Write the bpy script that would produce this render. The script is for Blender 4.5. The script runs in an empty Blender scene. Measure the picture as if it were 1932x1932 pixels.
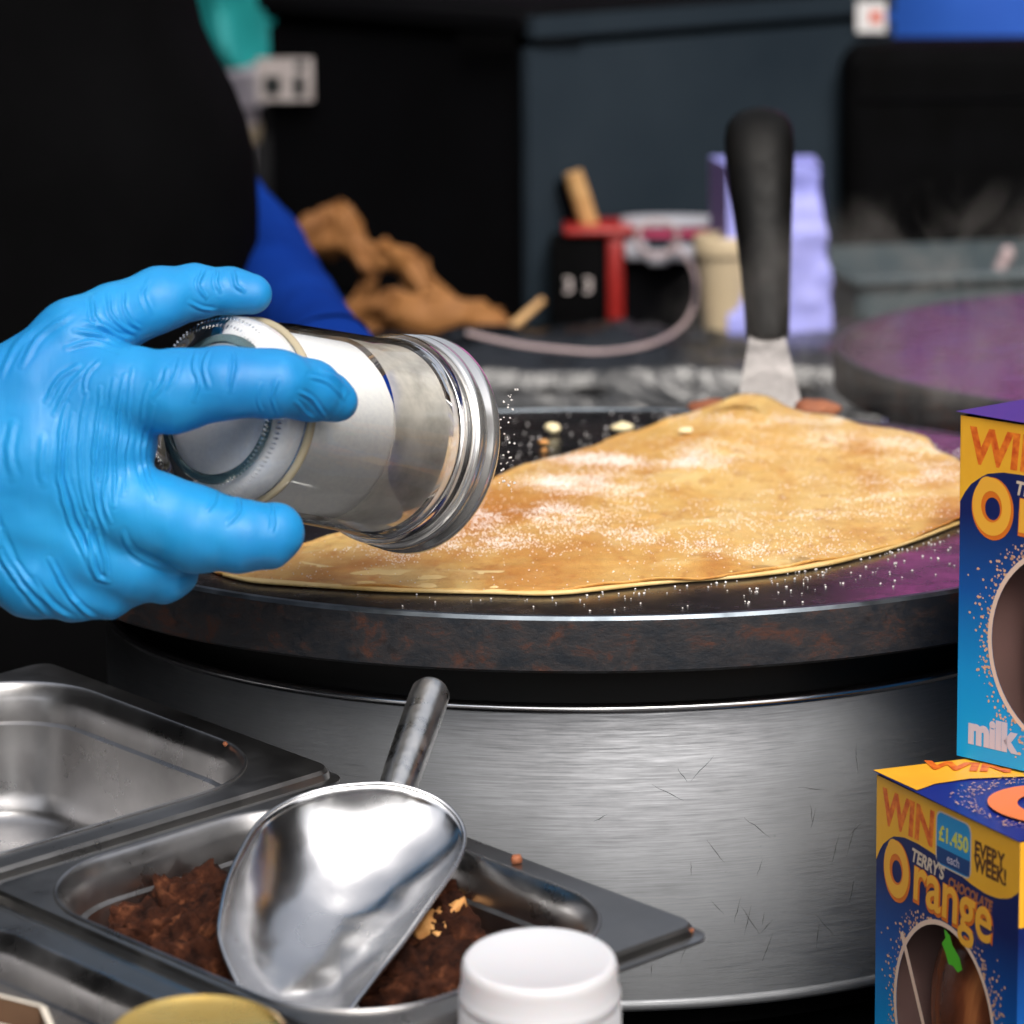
import bpy, bmesh, math, random
import numpy as np
from mathutils import Vector, Matrix
random.seed(4); RNG = np.random.default_rng(7)
S = bpy.context.scene
COL = S.collection
# ------------------------------------------------------------------ camera
FPX = 8355 * 1932 / 2048          # focal length in units of a 1932-wide frame
PITCH, ROLL = .1931, .0076
CAM = np.array([-.0281, -1.5, .449])
FW = np.array([0, math.cos(PITCH), -math.sin(PITCH)])
_r = np.array([1., 0, 0]); _u = np.array([0, math.sin(PITCH), math.cos(PITCH)])
RT = math.cos(ROLL) * _r - math.sin(ROLL) * _u
UP = math.sin(ROLL) * _r + math.cos(ROLL) * _u
cd = bpy.data.cameras.new('camera'); cam = bpy.data.objects.new('camera', cd); COL.objects.link(cam)
m = Matrix.Identity(4)
for i in range(3):
    m[i][0], m[i][1], m[i][2], m[i][3] = RT[i], UP[i], -FW[i], CAM[i]
cam.matrix_world = m
cd.sensor_width = 36; cd.lens = 36 * FPX / 1932; cd.clip_start = .05; cd.clip_end = 300
cd.dof.use_dof = True; cd.dof.focus_distance = 1.35; cd.dof.aperture_fstop = 14
S.camera = cam
# ------------------------------------------------------------------ world, sun, exposure
SUN_EL, SUN_AZ = math.radians(48), math.radians(166)   # azimuth clockwise from +Y
w = bpy.data.worlds.new('World'); S.world = w; w.use_nodes = True
nt = w.node_tree; bg = nt.nodes['Background']
sky = nt.nodes.new('ShaderNodeTexSky'); sky.sky_type = 'NISHITA'; sky.sun_disc = False
sky.sun_elevation = SUN_EL; sky.sun_rotation = SUN_AZ; sky.air_density = 1.0; sky.dust_density = 5.0; sky.ozone_density = .6
hs = nt.nodes.new('ShaderNodeHueSaturation'); hs.inputs['Saturation'].default_value = .4; nt.links.new(sky.outputs[0], hs.inputs['Color']); nt.links.new(hs.outputs[0], bg.inputs[0]); bg.inputs[1].default_value = .15
sd = bpy.data.lights.new('sun', 'SUN'); sd.energy = 1.15; sd.angle = math.radians(30); sd.color = (1, .95, .88)
so = bpy.data.objects.new('sun', sd); COL.objects.link(so)
dirv = Vector((math.sin(SUN_AZ) * math.cos(SUN_EL), math.cos(SUN_AZ) * math.cos(SUN_EL), math.sin(SUN_EL)))
so.rotation_euler = dirv.to_track_quat('Z', 'Y').to_euler(); so.location = dirv * 8
S.view_settings.view_transform = 'Standard'; S.view_settings.look = 'None'
S.view_settings.exposure = .5; S.view_settings.gamma = 1; S.view_settings.use_curve_mapping = False
S.cycles.use_denoising = True
S.cycles.max_bounces = 14; S.cycles.transmission_bounces = 12; S.cycles.glossy_bounces = 6; S.cycles.diffuse_bounces = 4
S.cycles.volume_step_rate = 2.0; S.cycles.volume_max_steps = 96
S.cycles.sample_clamp_indirect = 45

# ------------------------------------------------------------------ geometry helpers
def P(px, py, t): return CAM + t * (FW + (px - 966) / FPX * RT - (py - 966) / FPX * UP)
def ray(px, py): return P(px, py, 1.) - CAM
def at_z(px, py, z): d = ray(px, py); return CAM + d * (z - CAM[2]) / d[2]
def at_y(px, py, y): d = ray(px, py); return CAM + d * (y - CAM[1]) / d[1]
def V(a): return np.asarray(a, float)

def tag(o, label=None, cat=None, group=None, kind=None):
    if label: o['label'] = label
    if cat: o['category'] = cat
    if group: o['group'] = group
    if kind: o['kind'] = kind
    return o
def empty(name, loc, label, cat, group=None, rz=0):
    o = bpy.data.objects.new(name, None); COL.objects.link(o); o.location = tuple(loc)
    o.rotation_euler = (0, 0, rz); o.empty_display_size = .02
    return tag(o, label, cat, group)
def mesh(name, verts, faces, mat, parent=None, smooth=True, world=True, sharp=None):
    """verts in world space when world and the parent is an unrotated empty; else local"""
    verts = np.asarray(verts, float).reshape(-1, 3)
    if parent is not None and world: verts = verts - np.array(parent_origin(parent))
    me = bpy.data.meshes.new(name)
    me.from_pydata([tuple(v) for v in verts], [], faces)
    me.update()
    if mat is not None:
        for mm in (mat if isinstance(mat, (list, tuple)) else [mat]): me.materials.append(mm)
    if smooth: me.polygons.foreach_set('use_smooth', [True] * len(me.polygons))
    if sharp is not None:
        me.set_sharp_from_angle(angle=math.radians(sharp))
    o = bpy.data.objects.new(name, me); COL.objects.link(o)
    if parent is not None: o.parent = parent
    return o
def parent_origin(p):
    l = np.array(p.location)
    while p.parent is not None: p = p.parent; l = l + np.array(p.location)
    return l
def bm_obj(name, bm, mat, parent=None, smooth=False, sharp=None):
    me = bpy.data.meshes.new(name); bm.to_mesh(me); bm.free()
    for mm in (mat if isinstance(mat, (list, tuple)) else [mat]): me.materials.append(mm)
    if smooth: me.polygons.foreach_set('use_smooth', [True] * len(me.polygons))
    if sharp is not None: me.set_sharp_from_angle(angle=math.radians(sharp))
    o = bpy.data.objects.new(name, me); COL.objects.link(o)
    if parent is not None: o.parent = parent
    return o
def box_bm(size, centre=(0, 0, 0), bevel=0, seg=2):
    bm = bmesh.new(); bmesh.ops.create_cube(bm, size=1)
    bmesh.ops.scale(bm, vec=size, verts=bm.verts); bmesh.ops.translate(bm, vec=centre, verts=bm.verts)
    if bevel: bmesh.ops.bevel(bm, geom=list(bm.edges), offset=bevel, segments=seg, affect='EDGES', profile=.5)
    return bm
def box(name, size, centre, mat, parent=None, bevel=0, seg=2):
    return bm_obj(name, box_bm(size, centre, bevel, seg), mat, parent, smooth=bevel > 0, sharp=40)
def basis(d):
    d = V(d) / np.linalg.norm(d); a = np.array([0, 0, 1.]) if abs(d[2]) < .9 else np.array([1., 0, 0])
    u = np.cross(a, d); u /= np.linalg.norm(u); return u, np.cross(d, u), d
def lathe_vf(profile, n=96, origin=(0, 0, 0), axis=(0, 0, 1), a0=0):
    """profile: list of (r, s); r==0 collapses"""
    u, v, d = basis(axis); o = V(origin); vs = []; fs = []; rows = []
    for r, s in profile:
        if r <= 1e-9: rows.append([len(vs)] * n); vs.append(o + d * s)
        else:
            rows.append(list(range(len(vs), len(vs) + n)))
            for k in range(n):
                a = a0 + 2 * math.pi * k / n
                vs.append(o + d * s + r * (math.cos(a) * u + math.sin(a) * v))
    for i in range(len(rows) - 1):
        A, B = rows[i], rows[i + 1]
        for k in range(n):
            q = [A[k], A[(k + 1) % n], B[(k + 1) % n], B[k]]
            q2 = []
            for x in q:
                if x not in q2: q2.append(x)
            if len(q2) > 2: fs.append(q2)
    return vs, fs
def lathe(name, profile, mat, parent=None, n=96, origin=(0, 0, 0), axis=(0, 0, 1), sharp=35):
    vs, fs = lathe_vf(profile, n, origin, axis)
    return mesh(name, vs, fs, mat, parent, True, True, sharp)
def tube_vf(pts, radii, n=20, caps=True):
    pts = [V(p) for p in pts]; vs = []; fs = []
    u, v, d = basis(pts[1] - pts[0])
    for i, p in enumerate(pts):
        t = pts[min(i + 1, len(pts) - 1)] - pts[max(i - 1, 0)]; t = t / np.linalg.norm(t)
        u = u - t * (u @ t); u /= np.linalg.norm(u); v = np.cross(t, u)
        for k in range(n):
            a = 2 * math.pi * k / n; r = radii[i] if hasattr(radii, '__len__') else radii
            vs.append(p + r * (math.cos(a) * u + math.sin(a) * v))
    for i in range(len(pts) - 1):
        for k in range(n):
            fs.append([i * n + k, i * n + (k + 1) % n, (i + 1) * n + (k + 1) % n, (i + 1) * n + k])
    if caps: fs.append(list(range(n))[::-1]); fs.append([(len(pts) - 1) * n + k for k in range(n)])
    return vs, fs
def tube(name, pts, radii, mat, parent=None, n=20, sharp=50):
    vs, fs = tube_vf(pts, radii, n); return mesh(name, vs, fs, mat, parent, True, True, sharp)
def spline(pts, n):
    """Catmull-Rom through pts, n samples"""
    pts = V(pts); k = len(pts); out = []
    for q in np.linspace(0, k - 1.0001, n):
        i = int(q); f = q - i
        p0, p1, p2, p3 = pts[max(i - 1, 0)], pts[i], pts[min(i + 1, k - 1)], pts[min(i + 2, k - 1)]
        out.append(.5 * ((2 * p1) + (p2 - p0) * f + (2 * p0 - 5 * p1 + 4 * p2 - p3) * f * f + (3 * p1 - p0 - 3 * p2 + p3) * f ** 3))
    return V(out)
def closed_spline(pts, n):
    pts = V(pts); k = len(pts); out = []
    for q in np.linspace(0, k, n, endpoint=False):
        i = int(q); f = q - i
        p0, p1, p2, p3 = pts[(i - 1) % k], pts[i % k], pts[(i + 1) % k], pts[(i + 2) % k]
        out.append(.5 * ((2 * p1) + (p2 - p0) * f + (2 * p0 - 5 * p1 + 4 * p2 - p3) * f * f + (3 * p1 - p0 - 3 * p2 + p3) * f ** 3))
    return V(out)
def loft(name, rings, mat, parent=None, cap=(False, False), sharp=None, close=True):
    n = len(rings[0]); vs = [p for r in rings for p in r]; fs = []
    for i in range(len(rings) - 1):
        for k in range(n if close else n - 1):
            fs.append([i * n + k, i * n + (k + 1) % n, (i + 1) * n + (k + 1) % n, (i + 1) * n + k])
    if cap[0]: fs.append(list(range(n))[::-1])
    if cap[1]: fs.append([(len(rings) - 1) * n + k for k in range(n)])
    return mesh(name, vs, fs, mat, parent, True, True, sharp)
def vnoise(p, seed=0):
    """cheap smooth value noise, p (...,3) in cell units -> 0..1"""
    p = np.asarray(p, float); i = np.floor(p).astype(np.int64); f = p - i; f = f * f * (3 - 2 * f)
    def h(a):
        n = (a[..., 0] * 374761393 + a[..., 1] * 668265263 + a[..., 2] * 2147483647 + seed * 974711) & 0xffffffff
        n = ((n ^ (n >> 13)) * 1274126177) & 0xffffffff
        return ((n ^ (n >> 16)) & 0xffff) / 65535.
    r = 0
    for dx in (0, 1):
        for dy in (0, 1):
            for dz in (0, 1):
                wgt = (f[..., 0] if dx else 1 - f[..., 0]) * (f[..., 1] if dy else 1 - f[..., 1]) * (f[..., 2] if dz else 1 - f[..., 2])
                r = r + wgt * h(i + np.array([dx, dy, dz]))
    return r
def fbm(p, o=4, seed=0):
    p = np.asarray(p, float); r = 0; a = .5
    for k in range(o): r = r + a * vnoise(p * 2 ** k, seed + k); a *= .5
    return r / (1 - .5 ** o)

# ------------------------------------------------------------------ materials
def mat(name, col=(.5, .5, .5), rough=.5, metal=0., spec=.5, **k):
    m = bpy.data.materials.new(name); m.use_nodes = True; b = m.node_tree.nodes['Principled BSDF']
    b.inputs['Base Color'].default_value = (*col, 1); b.inputs['Roughness'].default_value = rough
    b.inputs['Metallic'].default_value = metal; b.inputs['Specular IOR Level'].default_value = spec
    for kk, v in k.items():
        b.inputs[kk.replace('_', ' ')].default_value = v
    return m
class N:
    def __init__(s, m): s.t = m.node_tree; s.b = s.t.nodes['Principled BSDF']; s.m = m
    def n(s, typ, **k):
        x = s.t.nodes.new(typ)
        for a, v in k.items(): setattr(x, a, v)
        return x
    def l(s, a, b): s.t.links.new(a, b)
    def coord(s, scale=(1, 1, 1), kind='Object', rot=(0, 0, 0), loc=(0, 0, 0)):
        c = s.n('ShaderNodeTexCoord'); mp = s.n('ShaderNodeMapping')
        mp.inputs['Scale'].default_value = scale; mp.inputs['Rotation'].default_value = rot; mp.inputs['Location'].default_value = loc
        s.l(c.outputs[kind], mp.inputs[0]); return mp.outputs[0]
    def noise(s, vec, scale, detail=4, rough=.55, dist=0):
        x = s.n('ShaderNodeTexNoise'); x.inputs['Scale'].default_value = scale; x.inputs['Detail'].default_value = detail
        x.inputs['Roughness'].default_value = rough; x.inputs['Distortion'].default_value = dist; s.l(vec, x.inputs['Vector']); return x.outputs['Fac']
    def ramp(s, fac, stops, interp='LINEAR'):
        r = s.n('ShaderNodeValToRGB'); r.color_ramp.interpolation = interp; e = r.color_ramp.elements
        while len(e) < len(stops): e.new(.5)
        for q, (p, c) in zip(e, stops):
            q.position = p; q.color = (*c, 1) if hasattr(c, '__len__') else (c, c, c, 1)
        s.l(fac, r.inputs[0]); return r.outputs[0]
    def mix(s, fac, a, b, mode='MIX'):
        x = s.n('ShaderNodeMix', data_type='RGBA', blend_type=mode)
        for inp, v in ((x.inputs[0], fac), (x.inputs[6], a), (x.inputs[7], b)):
            if isinstance(v, (int, float)): inp.default_value = v
            elif isinstance(v, tuple): inp.default_value = (*v, 1)
            else: s.l(v, inp)
        return x.outputs[2]
    def bump(s, h, strength=.3, dist=.001):
        x = s.n('ShaderNodeBump'); x.inputs['Strength'].default_value = strength; x.inputs['Distance'].default_value = dist
        s.l(h, x.inputs['Height']); s.l(x.outputs[0], s.b.inputs['Normal']); return x
    def set(s, inp, out): s.l(out, s.b.inputs[inp])
def noisy(name, c1, c2, scale, rough=.5, metal=0., spec=.5, bump=0., bscale=None, detail=5, rr=None, bdist=.001, stretch=(1, 1, 1), **k):
    m = mat(name, c1, rough, metal, spec, **k); n = N(m); c = n.coord(stretch)
    f = n.noise(c, scale, detail); n.set('Base Color', n.ramp(f, [(.3, c1), (.7, c2)]))
    if rr: n.set('Roughness', n.ramp(n.noise(c, scale * 1.7, detail), [(.3, rr[0]), (.7, rr[1])]))
    if bump: n.bump(n.noise(c, bscale or scale * 2, 5), bump, bdist)
    return m

M_black_paint = noisy('black_counter', (.003, .003, .0035), (.007, .007, .008), 30, .7, spec=.2)
M_pave = noisy('paving', (.05, .05, .05), (.085, .08, .075), 6, .85, bump=.3, bdist=.01)
M_brick = noisy('old_brick', (.16, .08, .055), (.24, .14, .1), 3, .85, bump=.3, bdist=.01)
M_stone = noisy('pale_render', (.3, .28, .25), (.4, .38, .34), 2, .85)
M_window = mat('dark_window', (.02, .025, .03), .15)

# brushed steel of the crepe maker drum
def brushed(name, base=(.44, .45, .47), rough=.32, stretch=(1, 1, 40), scale=60, aniso=0., dirt=True):
    m = mat(name, base, rough, 1.0); n = N(m)
    c = n.coord(stretch); g = n.noise(c, scale, 3, .7)
    c2 = n.coord(); cloud = n.noise(c2, 14, 5, .6)
    col = n.mix(n.ramp(cloud, [(.35, 0.), (.7, 1.)]), tuple(x * .8 for x in base), tuple(min(1, x * 1.12) for x in base))
    col = n.mix(n.ramp(g, [(.3, 0.), (.7, .35)]), col, tuple(x * .72 for x in base))
    if dirt:
        d = n.noise(n.coord((1, 1, 1), loc=(3, 1, 2)), 32, 8, .75, .4)
        dm = n.ramp(d, [(.66, 0.), (.72, .75)]); col = n.mix(dm, col, (.02, .02, .025))
    n.set('Base Color', col)
    n.set('Roughness', n.ramp(g, [(.2, rough * .8), (.8, min(1, rough * 1.5))]))
    n.bump(g, .05, .0004)
    if aniso: n.b.inputs['Anisotropic'].default_value = aniso
    return m
M_drum = brushed('brushed_steel_drum', (.30, .31, .325), .56)
M_pan = brushed('gastronorm_steel', (.42, .41, .40), .28, (1, 1, 1), 40, dirt=False)
M_panwear = noisy('worn_pan_steel', (.34, .335, .335), (.54, .53, .53), 25, .24, 1., bump=.06, bscale=70, rr=(.22, .42), detail=8)
M_alu = noisy('scoop_aluminium', (.52, .52, .53), (.70, .70, .71), 18, .24, 1., bump=.10, bscale=28, rr=(.16, .32), detail=4, bdist=.002)
M_aluh = noisy('scoop_handle_aluminium', (.62, .62, .61), (.8, .79, .77), 90, .3, 1., bump=.15, bscale=300, rr=(.22, .42))
M_edge = mat('bright_edge', (.8, .8, .82), .22, 1.)
M_blade = noisy('scraper_blade', (.10, .095, .092), (.26, .245, .24), 60, .5, 1., bump=.1, rr=(.4, .6), detail=9)
# griddle
M_grid = mat('seasoned_griddle', (.014, .012, .012), .2, 0, .85); n = N(M_grid)
c = n.coord(); f = n.noise(c, 22, 7, .65); n.set('Base Color', n.ramp(f, [(.35, (.010, .009, .009)), (.6, (.022, .017, .016)), (.75, (.05, .03, .022))]))
n.set('Roughness', n.ramp(n.noise(c, 60, 6, .7), [(.3, .14), (.7, .34)])); n.bump(n.noise(c, 240, 4), .12, .0003)
M_gridside = mat('rusty_griddle_side', (.05, .05, .055), .55, 0, .3); n = N(M_gridside)
c = n.coord((1, 1, 1.6)); f = n.noise(c, 64, 9, .76, .5)
colr = n.ramp(f, [(.40, (.013, .016, .021)), (.52, (.024, .022, .024)), (.60, (.055, .024, .018)), (.72, (.10, .036, .018))])
sp = n.noise(c, 120, 5, .7); colr = n.mix(n.ramp(sp, [(.56, 0.), (.68, .8)]), colr, (.012, .010, .011)); n.set('Base Color', colr)
n.bump(n.noise(c, 90, 8, .7), .5, .0012); n.set('Roughness', n.ramp(f, [(.4, .42), (.65, .8)]))
M_gap = mat('sooty_black', (.004, .004, .004), .6)
# crepe
M_crepe = mat('crepe', (.7, .4, .14), .5, 0, .4); n = N(M_crepe)
c = n.coord((1, .42, 1)); f = n.noise(c, 14, 6, .6, 1.0)
col = n.ramp(f, [(.34, (.78, .53, .20)), (.48, (.72, .43, .125)), (.60, (.60, .29, .065)), (.74, (.38, .13, .022))])
f2 = n.noise(n.coord((1, .5, 1), loc=(2, 0, 1)), 55, 7, .72, .6); col = n.mix(n.ramp(f2, [(.50, 0.), (.72, .55)]), col, (.44, .17, .03))
f4 = n.noise(n.coord((1, .5, 1), loc=(9, 2, 1)), 140, 5, .65, .3); col = n.mix(n.ramp(f4, [(.55, 0.), (.67, .55)]), col, (.42, .155, .03)); f3 = n.noise(n.coord((1, .8, 1), loc=(7, 3, 1)), 26, 6, .65, .8); col = n.mix(n.ramp(f3, [(.54, 0.), (.66, .6)]), col, (.88, .66, .30))
at = n.n('ShaderNodeAttribute', attribute_name='sugar'); 
fs_ = n.noise(n.coord(loc=(1, 1, 4)), 700, 3, .8)
at2 = n.n('ShaderNodeMath', operation='MULTIPLY'); n.l(at.outputs['Fac'], at2.inputs[0]); at2.inputs[1].default_value = .42
mu = n.n('ShaderNodeMath', operation='MULTIPLY'); n.l(at2.outputs[0], mu.inputs[0]); n.l(n.ramp(fs_, [(.42, 0.), (.62, 1.)]), mu.inputs[1])
col = n.mix(mu.outputs[0], col, (.86, .76, .68)); n.set('Base Color', col)
n.b.inputs['Subsurface Weight'].default_value = .12; n.b.inputs['Subsurface Radius'].default_value = (.003, .0015, .0006); n.b.inputs['Subsurface Scale'].default_value = 1
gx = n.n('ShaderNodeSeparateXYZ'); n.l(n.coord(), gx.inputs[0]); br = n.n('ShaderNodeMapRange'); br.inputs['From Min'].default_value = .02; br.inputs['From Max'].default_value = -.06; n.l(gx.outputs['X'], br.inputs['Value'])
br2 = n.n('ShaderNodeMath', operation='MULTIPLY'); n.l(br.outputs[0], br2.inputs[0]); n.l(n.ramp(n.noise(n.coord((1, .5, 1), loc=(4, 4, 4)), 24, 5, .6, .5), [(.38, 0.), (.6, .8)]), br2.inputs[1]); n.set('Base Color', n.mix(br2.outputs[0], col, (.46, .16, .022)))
n.bump(n.noise(n.coord((1, .7, 1)), 110, 8, .75), .6, .0018)
n.set('Roughness', n.ramp(f2, [(.35, .38), (.7, .6)]))
M_crepe_edge = noisy('crepe_edge', (.62, .38, .11), (.82, .62, .30), 45, .5, bump=.3)
M_sugar = mat('sugar_grain', (.86, .82, .8), .25, 0, .6)
M_sugarfill = mat('granulated_sugar', (.82, .82, .83), .6); n = N(M_sugarfill)
n.bump(n.noise(n.coord(), 900, 3, .8), .25, .0003); n.set('Base Color', n.ramp(n.noise(n.coord(), 700, 2), [(.3, (.90, .90, .91)), (.6, (.97, .97, .96))]))
# glove, cloth
M_glove = mat('blue_nitrile', (.02, .30, .72), .45, 0, .38); n = N(M_glove)
c = n.coord(); f = n.noise(c, 18, 4); n.set('Base Color', n.ramp(f, [(.3, (.009, .19, .48)), (.7, (.016, .28, .60))]))
a1 = n.noise(n.coord((3.2, 3.2, 1), rot=(0, .15, 0)), 65, 5, .6, 1.2); n.bump(n.noise(n.coord((7, 1.2, 1.2), rot=(0, .12, 0)), 55, 4, .6, .5), .16, .0007)
n.set('Roughness', n.ramp(n.noise(c, 120, 4), [(.35, .42), (.7, .56)]))
n.b.inputs['Subsurface Weight'].default_value = .15; n.b.inputs['Subsurface Radius'].default_value = (.0006, .002, .004); n.b.inputs['Subsurface Scale'].default_value = 1
def cloth(name, c1, c2, sc=900, folds=0.):
    m = mat(name, c1, .95, 0, .03); n = N(m); cc = n.coord()
    wv = n.n('ShaderNodeTexWave'); wv.inputs['Scale'].default_value = sc; wv.inputs['Distortion'].default_value = 2; n.l(cc, wv.inputs['Vector'])
    n.set('Base Color', n.ramp(n.noise(cc, 12, 6), [(.3, c1), (.7, c2)])); n.bump(wv.outputs['Fac'], .25, .0003)
    return m
M_apron = cloth('black_apron_cloth', (.0018, .0018, .002), (.0032, .0032, .0036))
M_sleeve = cloth('royal_blue_cloth', (.003, .022, .17), (.005, .035, .24))
M_seam = mat('dark_seam_thread', (.001, .006, .05), .9, 0, .05)
M_skin = mat('skin', (.5, .3, .2), .5)
# background
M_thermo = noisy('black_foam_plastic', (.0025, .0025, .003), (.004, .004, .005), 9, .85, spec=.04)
M_thermo_lit = noisy('lit_foam_plastic', (.014, .022, .031), (.026, .037, .048), 6, .75, spec=.08)  # lighter copy of the black foam: daylight on the right face put into colour
M_black = noisy('matt_black_plastic', (.002, .002, .002), (.0035, .0035, .004), 30, .8, spec=.02)
M_label = noisy('paper_sticker', (.62, .54, .52), (.78, .70, .68), 60, .7)
M_label_w = mat('white_sticker', (.8, .78, .78), .6)
M_ink = mat('dark_ink', (.03, .035, .035), .7)
M_redink = mat('red_ink', (.75, .16, .10), .6)
M_teal = noisy('teal_cloth', (.0, .16, .17), (.01, .30, .29), 8, .7)
M_teald = mat('dark_teal', (.0, .03, .045), .7)
M_white_p = noisy('offwhite_plastic', (.5, .45, .47), (.7, .66, .7), 10, .4)
M_bluecl = noisy('blue_tarp', (.015, .09, .48), (.03, .14, .62), 6, .6, bump=.3, bscale=8, bdist=.01)
M_purple = noisy('purple_banner', (.62, .06, .42), (.75, .12, .56), 4, .7)
M_bag = noisy('brown_paper', (.17, .065, .016), (.31, .13, .032), 30, .75, bump=.5, bscale=40, bdist=.003)
M_wood = noisy('pale_wood', (.45, .24, .085), (.6, .36, .15), 12, .5, stretch=(1, 1, 8))
M_red = noisy('red_plastic', (.22, .01, .008), (.34, .016, .012), 25, .4)
M_cable = mat('pale_cable', (.45, .34, .34), .4)
M_cream = noisy('cream_plastic', (.50, .39, .24), (.60, .49, .33), 8, .4)
M_lav = noisy('lavender_card', (.26, .28, .70), (.38, .38, .82), 14, .55, bump=.2, bscale=30)
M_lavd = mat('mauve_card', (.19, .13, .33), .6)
M_pink = mat('pink_plastic', (.45, .05, .12), .3)
M_clear = mat('cloudy_plastic', (.62, .62, .68), .3, Transmission_Weight=.25)
M_bin = mat('shiny_black_film', (.006, .007, .009), .22, 0, .6); n = N(M_bin); n.bump(n.noise(n.coord(), 25, 4, .6, .6), .5, .01)
M_tub = noisy('smoky_grey_plastic', (.05, .075, .085), (.085, .11, .12), 8, .35, bump=.1)
M_handle = noisy('black_handle', (.003, .003, .003), (.007, .0065, .006), 60, .45, spec=.12, rr=(.4, .55))
M_rust = noisy('burnt_crust', (.20, .055, .022), (.4, .14, .06), 90, .7, bump=.5)
M_flake = noisy('cheese_flake', (.82, .68, .36), (.88, .78, .5), 200, .5)
M_crumb = noisy('orange_crumb', (.6, .26, .07), (.7, .34, .1), 200, .6)
M_brownie = mat('brownie', (.07, .02, .01), .85, 0, .15); n = N(M_brownie)
c = n.coord(); n.set('Base Color', n.ramp(n.noise(c, 110, 6, .7), [(.38, (.014, .004, .002)), (.55, (.060, .018, .008)), (.72, (.24, .085, .036))]))
n.bump(n.noise(c, 260, 6, .75), .9, .0025)
M_orangechunk = noisy('orange_chunk', (.5, .2, .05), (.68, .36, .12), 120, .6, bump=.5, bdist=.002)
M_lid = mat('white_ribbed_plastic', (.60, .59, .61), .38, 0, .5, Subsurface_Weight=.1)
M_gold = noisy('gold_lid', (.80, .50, .12), (.92, .66, .22), 40, .3, .9, rr=(.2, .4))
M_jampot = mat('dark_jam', (.03, .012, .008), .25)
M_cardw = mat('pale_card_edge', (.78, .70, .58), .7)
M_glass = mat('clear_glass', (1., 1., 1.), .0, Transmission_Weight=1.0, IOR=1.46)
M_thin = bpy.data.materials.new('thin_glass_wall'); M_thin.use_nodes = True; _t = M_thin.node_tree; _t.nodes.remove(_t.nodes['Principled BSDF'])
_tr = _t.nodes.new('ShaderNodeBsdfTransparent'); _tr.inputs[0].default_value = (.985, .99, .985, 1); _gl = _t.nodes.new('ShaderNodeBsdfGlossy'); _gl.inputs['Roughness'].default_value = .03
_fr = _t.nodes.new('ShaderNodeFresnel'); _fr.inputs[0].default_value = 1.55; _mx = _t.nodes.new('ShaderNodeMixShader'); _t.links.new(_fr.outputs[0], _mx.inputs[0]); _t.links.new(_tr.outputs[0], _mx.inputs[1]); _t.links.new(_gl.outputs[0], _mx.inputs[2]); _t.links.new(_mx.outputs[0], _t.nodes['Material Output'].inputs[0])
M_film = mat('jar_glare_film', (.92, .88, .80), .9); _n = N(M_film); _c = _n.coord((1, 1, 1)); _n.set('Alpha', _n.ramp(_n.noise(_c, 60, 4, .6, 0), [(.3, .34), (.65, .72)])); _n.b.inputs['Specular IOR Level'].default_value = .1  # half-clear cream coat that paints glare into the jar
M_glassrim = mat('heel_reflection_tint', (.08, .16, .17), .1, Transmission_Weight=.7, IOR=1.45)  # dark teal tint painting the reflection seen in the clear heel
M_beads = mat('amber_glass_bead', (.42, .36, .24), .08, 0, .8)
M_lidsteel = mat('polished_steel_lid', (.86, .85, .83), .2, .88)
# print colours
M_yel = noisy('print_yellow', (.78, .37, .02), (.88, .46, .03), 40, .42)
M_win = mat('print_win_orange', (.70, .10, .012), .42); n = N(M_win)
n.set('Base Color', n.ramp(n.noise(n.coord(), 260, 2), [(.3, (.55, .05, .008)), (.7, (.9, .25, .02))]))
M_oran = mat('print_orange_letters', (.85, .42, .04), .42)
M_oran_d = mat('print_orange_shade', (.68, .16, .012), .42)
M_cream_t = mat('print_cream', (.62, .5, .38), .5)
M_pinktan = mat('print_tan', (.70, .40, .24), .5)
M_brownt = mat('print_brown_letters', (.10, .035, .012), .5)
M_badge = mat('print_badge_blue', (.02, .26, .55), .45)
M_badge2 = mat('print_badge_navy', (.01, .05, .18), .45)
M_badgey = mat('print_badge_yellow', (.62, .6, .08), .45)
M_leaf = mat('print_leaf_green', (.08, .45, .02), .5)
M_grey_t = mat('print_pale_grey', (.55, .50, .58), .5)
M_navy = mat('print_navy', (.004, .012, .09), .42)
M_choc = mat('milk_chocolate', (.13, .042, .018), .25); n = N(M_choc)
n.set('Base Color', n.ramp(n.noise(n.coord((1, 1, .35)), 60, 4, .5, .8), [(.3, (.05, .013, .007)), (.55, (.17, .05, .02)), (.75, (.42, .15, .05))])); n.bump(n.noise(n.coord(), 90, 3), .4, .002)
M_egg = mat('dark_chocolate_egg', (.05, .016, .010), .35); n = N(M_egg); vv = n.n('ShaderNodeTexVoronoi'); vv.inputs['Scale'].default_value = 170; n.l(n.coord(), vv.inputs['Vector'])
n.set('Base Color', n.ramp(vv.outputs['Distance'], [(.1, (.22, .09, .06)), (.5, (.045, .014, .010))])); n.bump(vv.outputs['Distance'], .6, .002)
M_board = mat('print_blue_gradient', (.0, .1, .4), .40); n = N(M_board)
c = n.coord(); sx = n.n('ShaderNodeSeparateXYZ'); n.l(c, sx.inputs[0]); mr = n.n('ShaderNodeMapRange')
mr.inputs['From Min'].default_value = 0; mr.inputs['From Max'].default_value = .11; n.l(sx.outputs['Z'], mr.inputs['Value'])
n.set('Base Color', n.ramp(mr.outputs[0], [(.0, (.008, .36, .74)), (.25, (.006, .27, .62)), (.5, (.004, .08, .33)), (.72, (.003, .012, .10)), (1., (.003, .010, .085))]))
M_pane = mat('clear_pane', (1, 1, 1), .05, Transmission_Weight=1., IOR=1.05)
M_tray = mat('brown_tray', (.17, .10, .09), .3)
M_topblue = mat('box_top_navy', (.008, .02, .2), .35)
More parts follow.
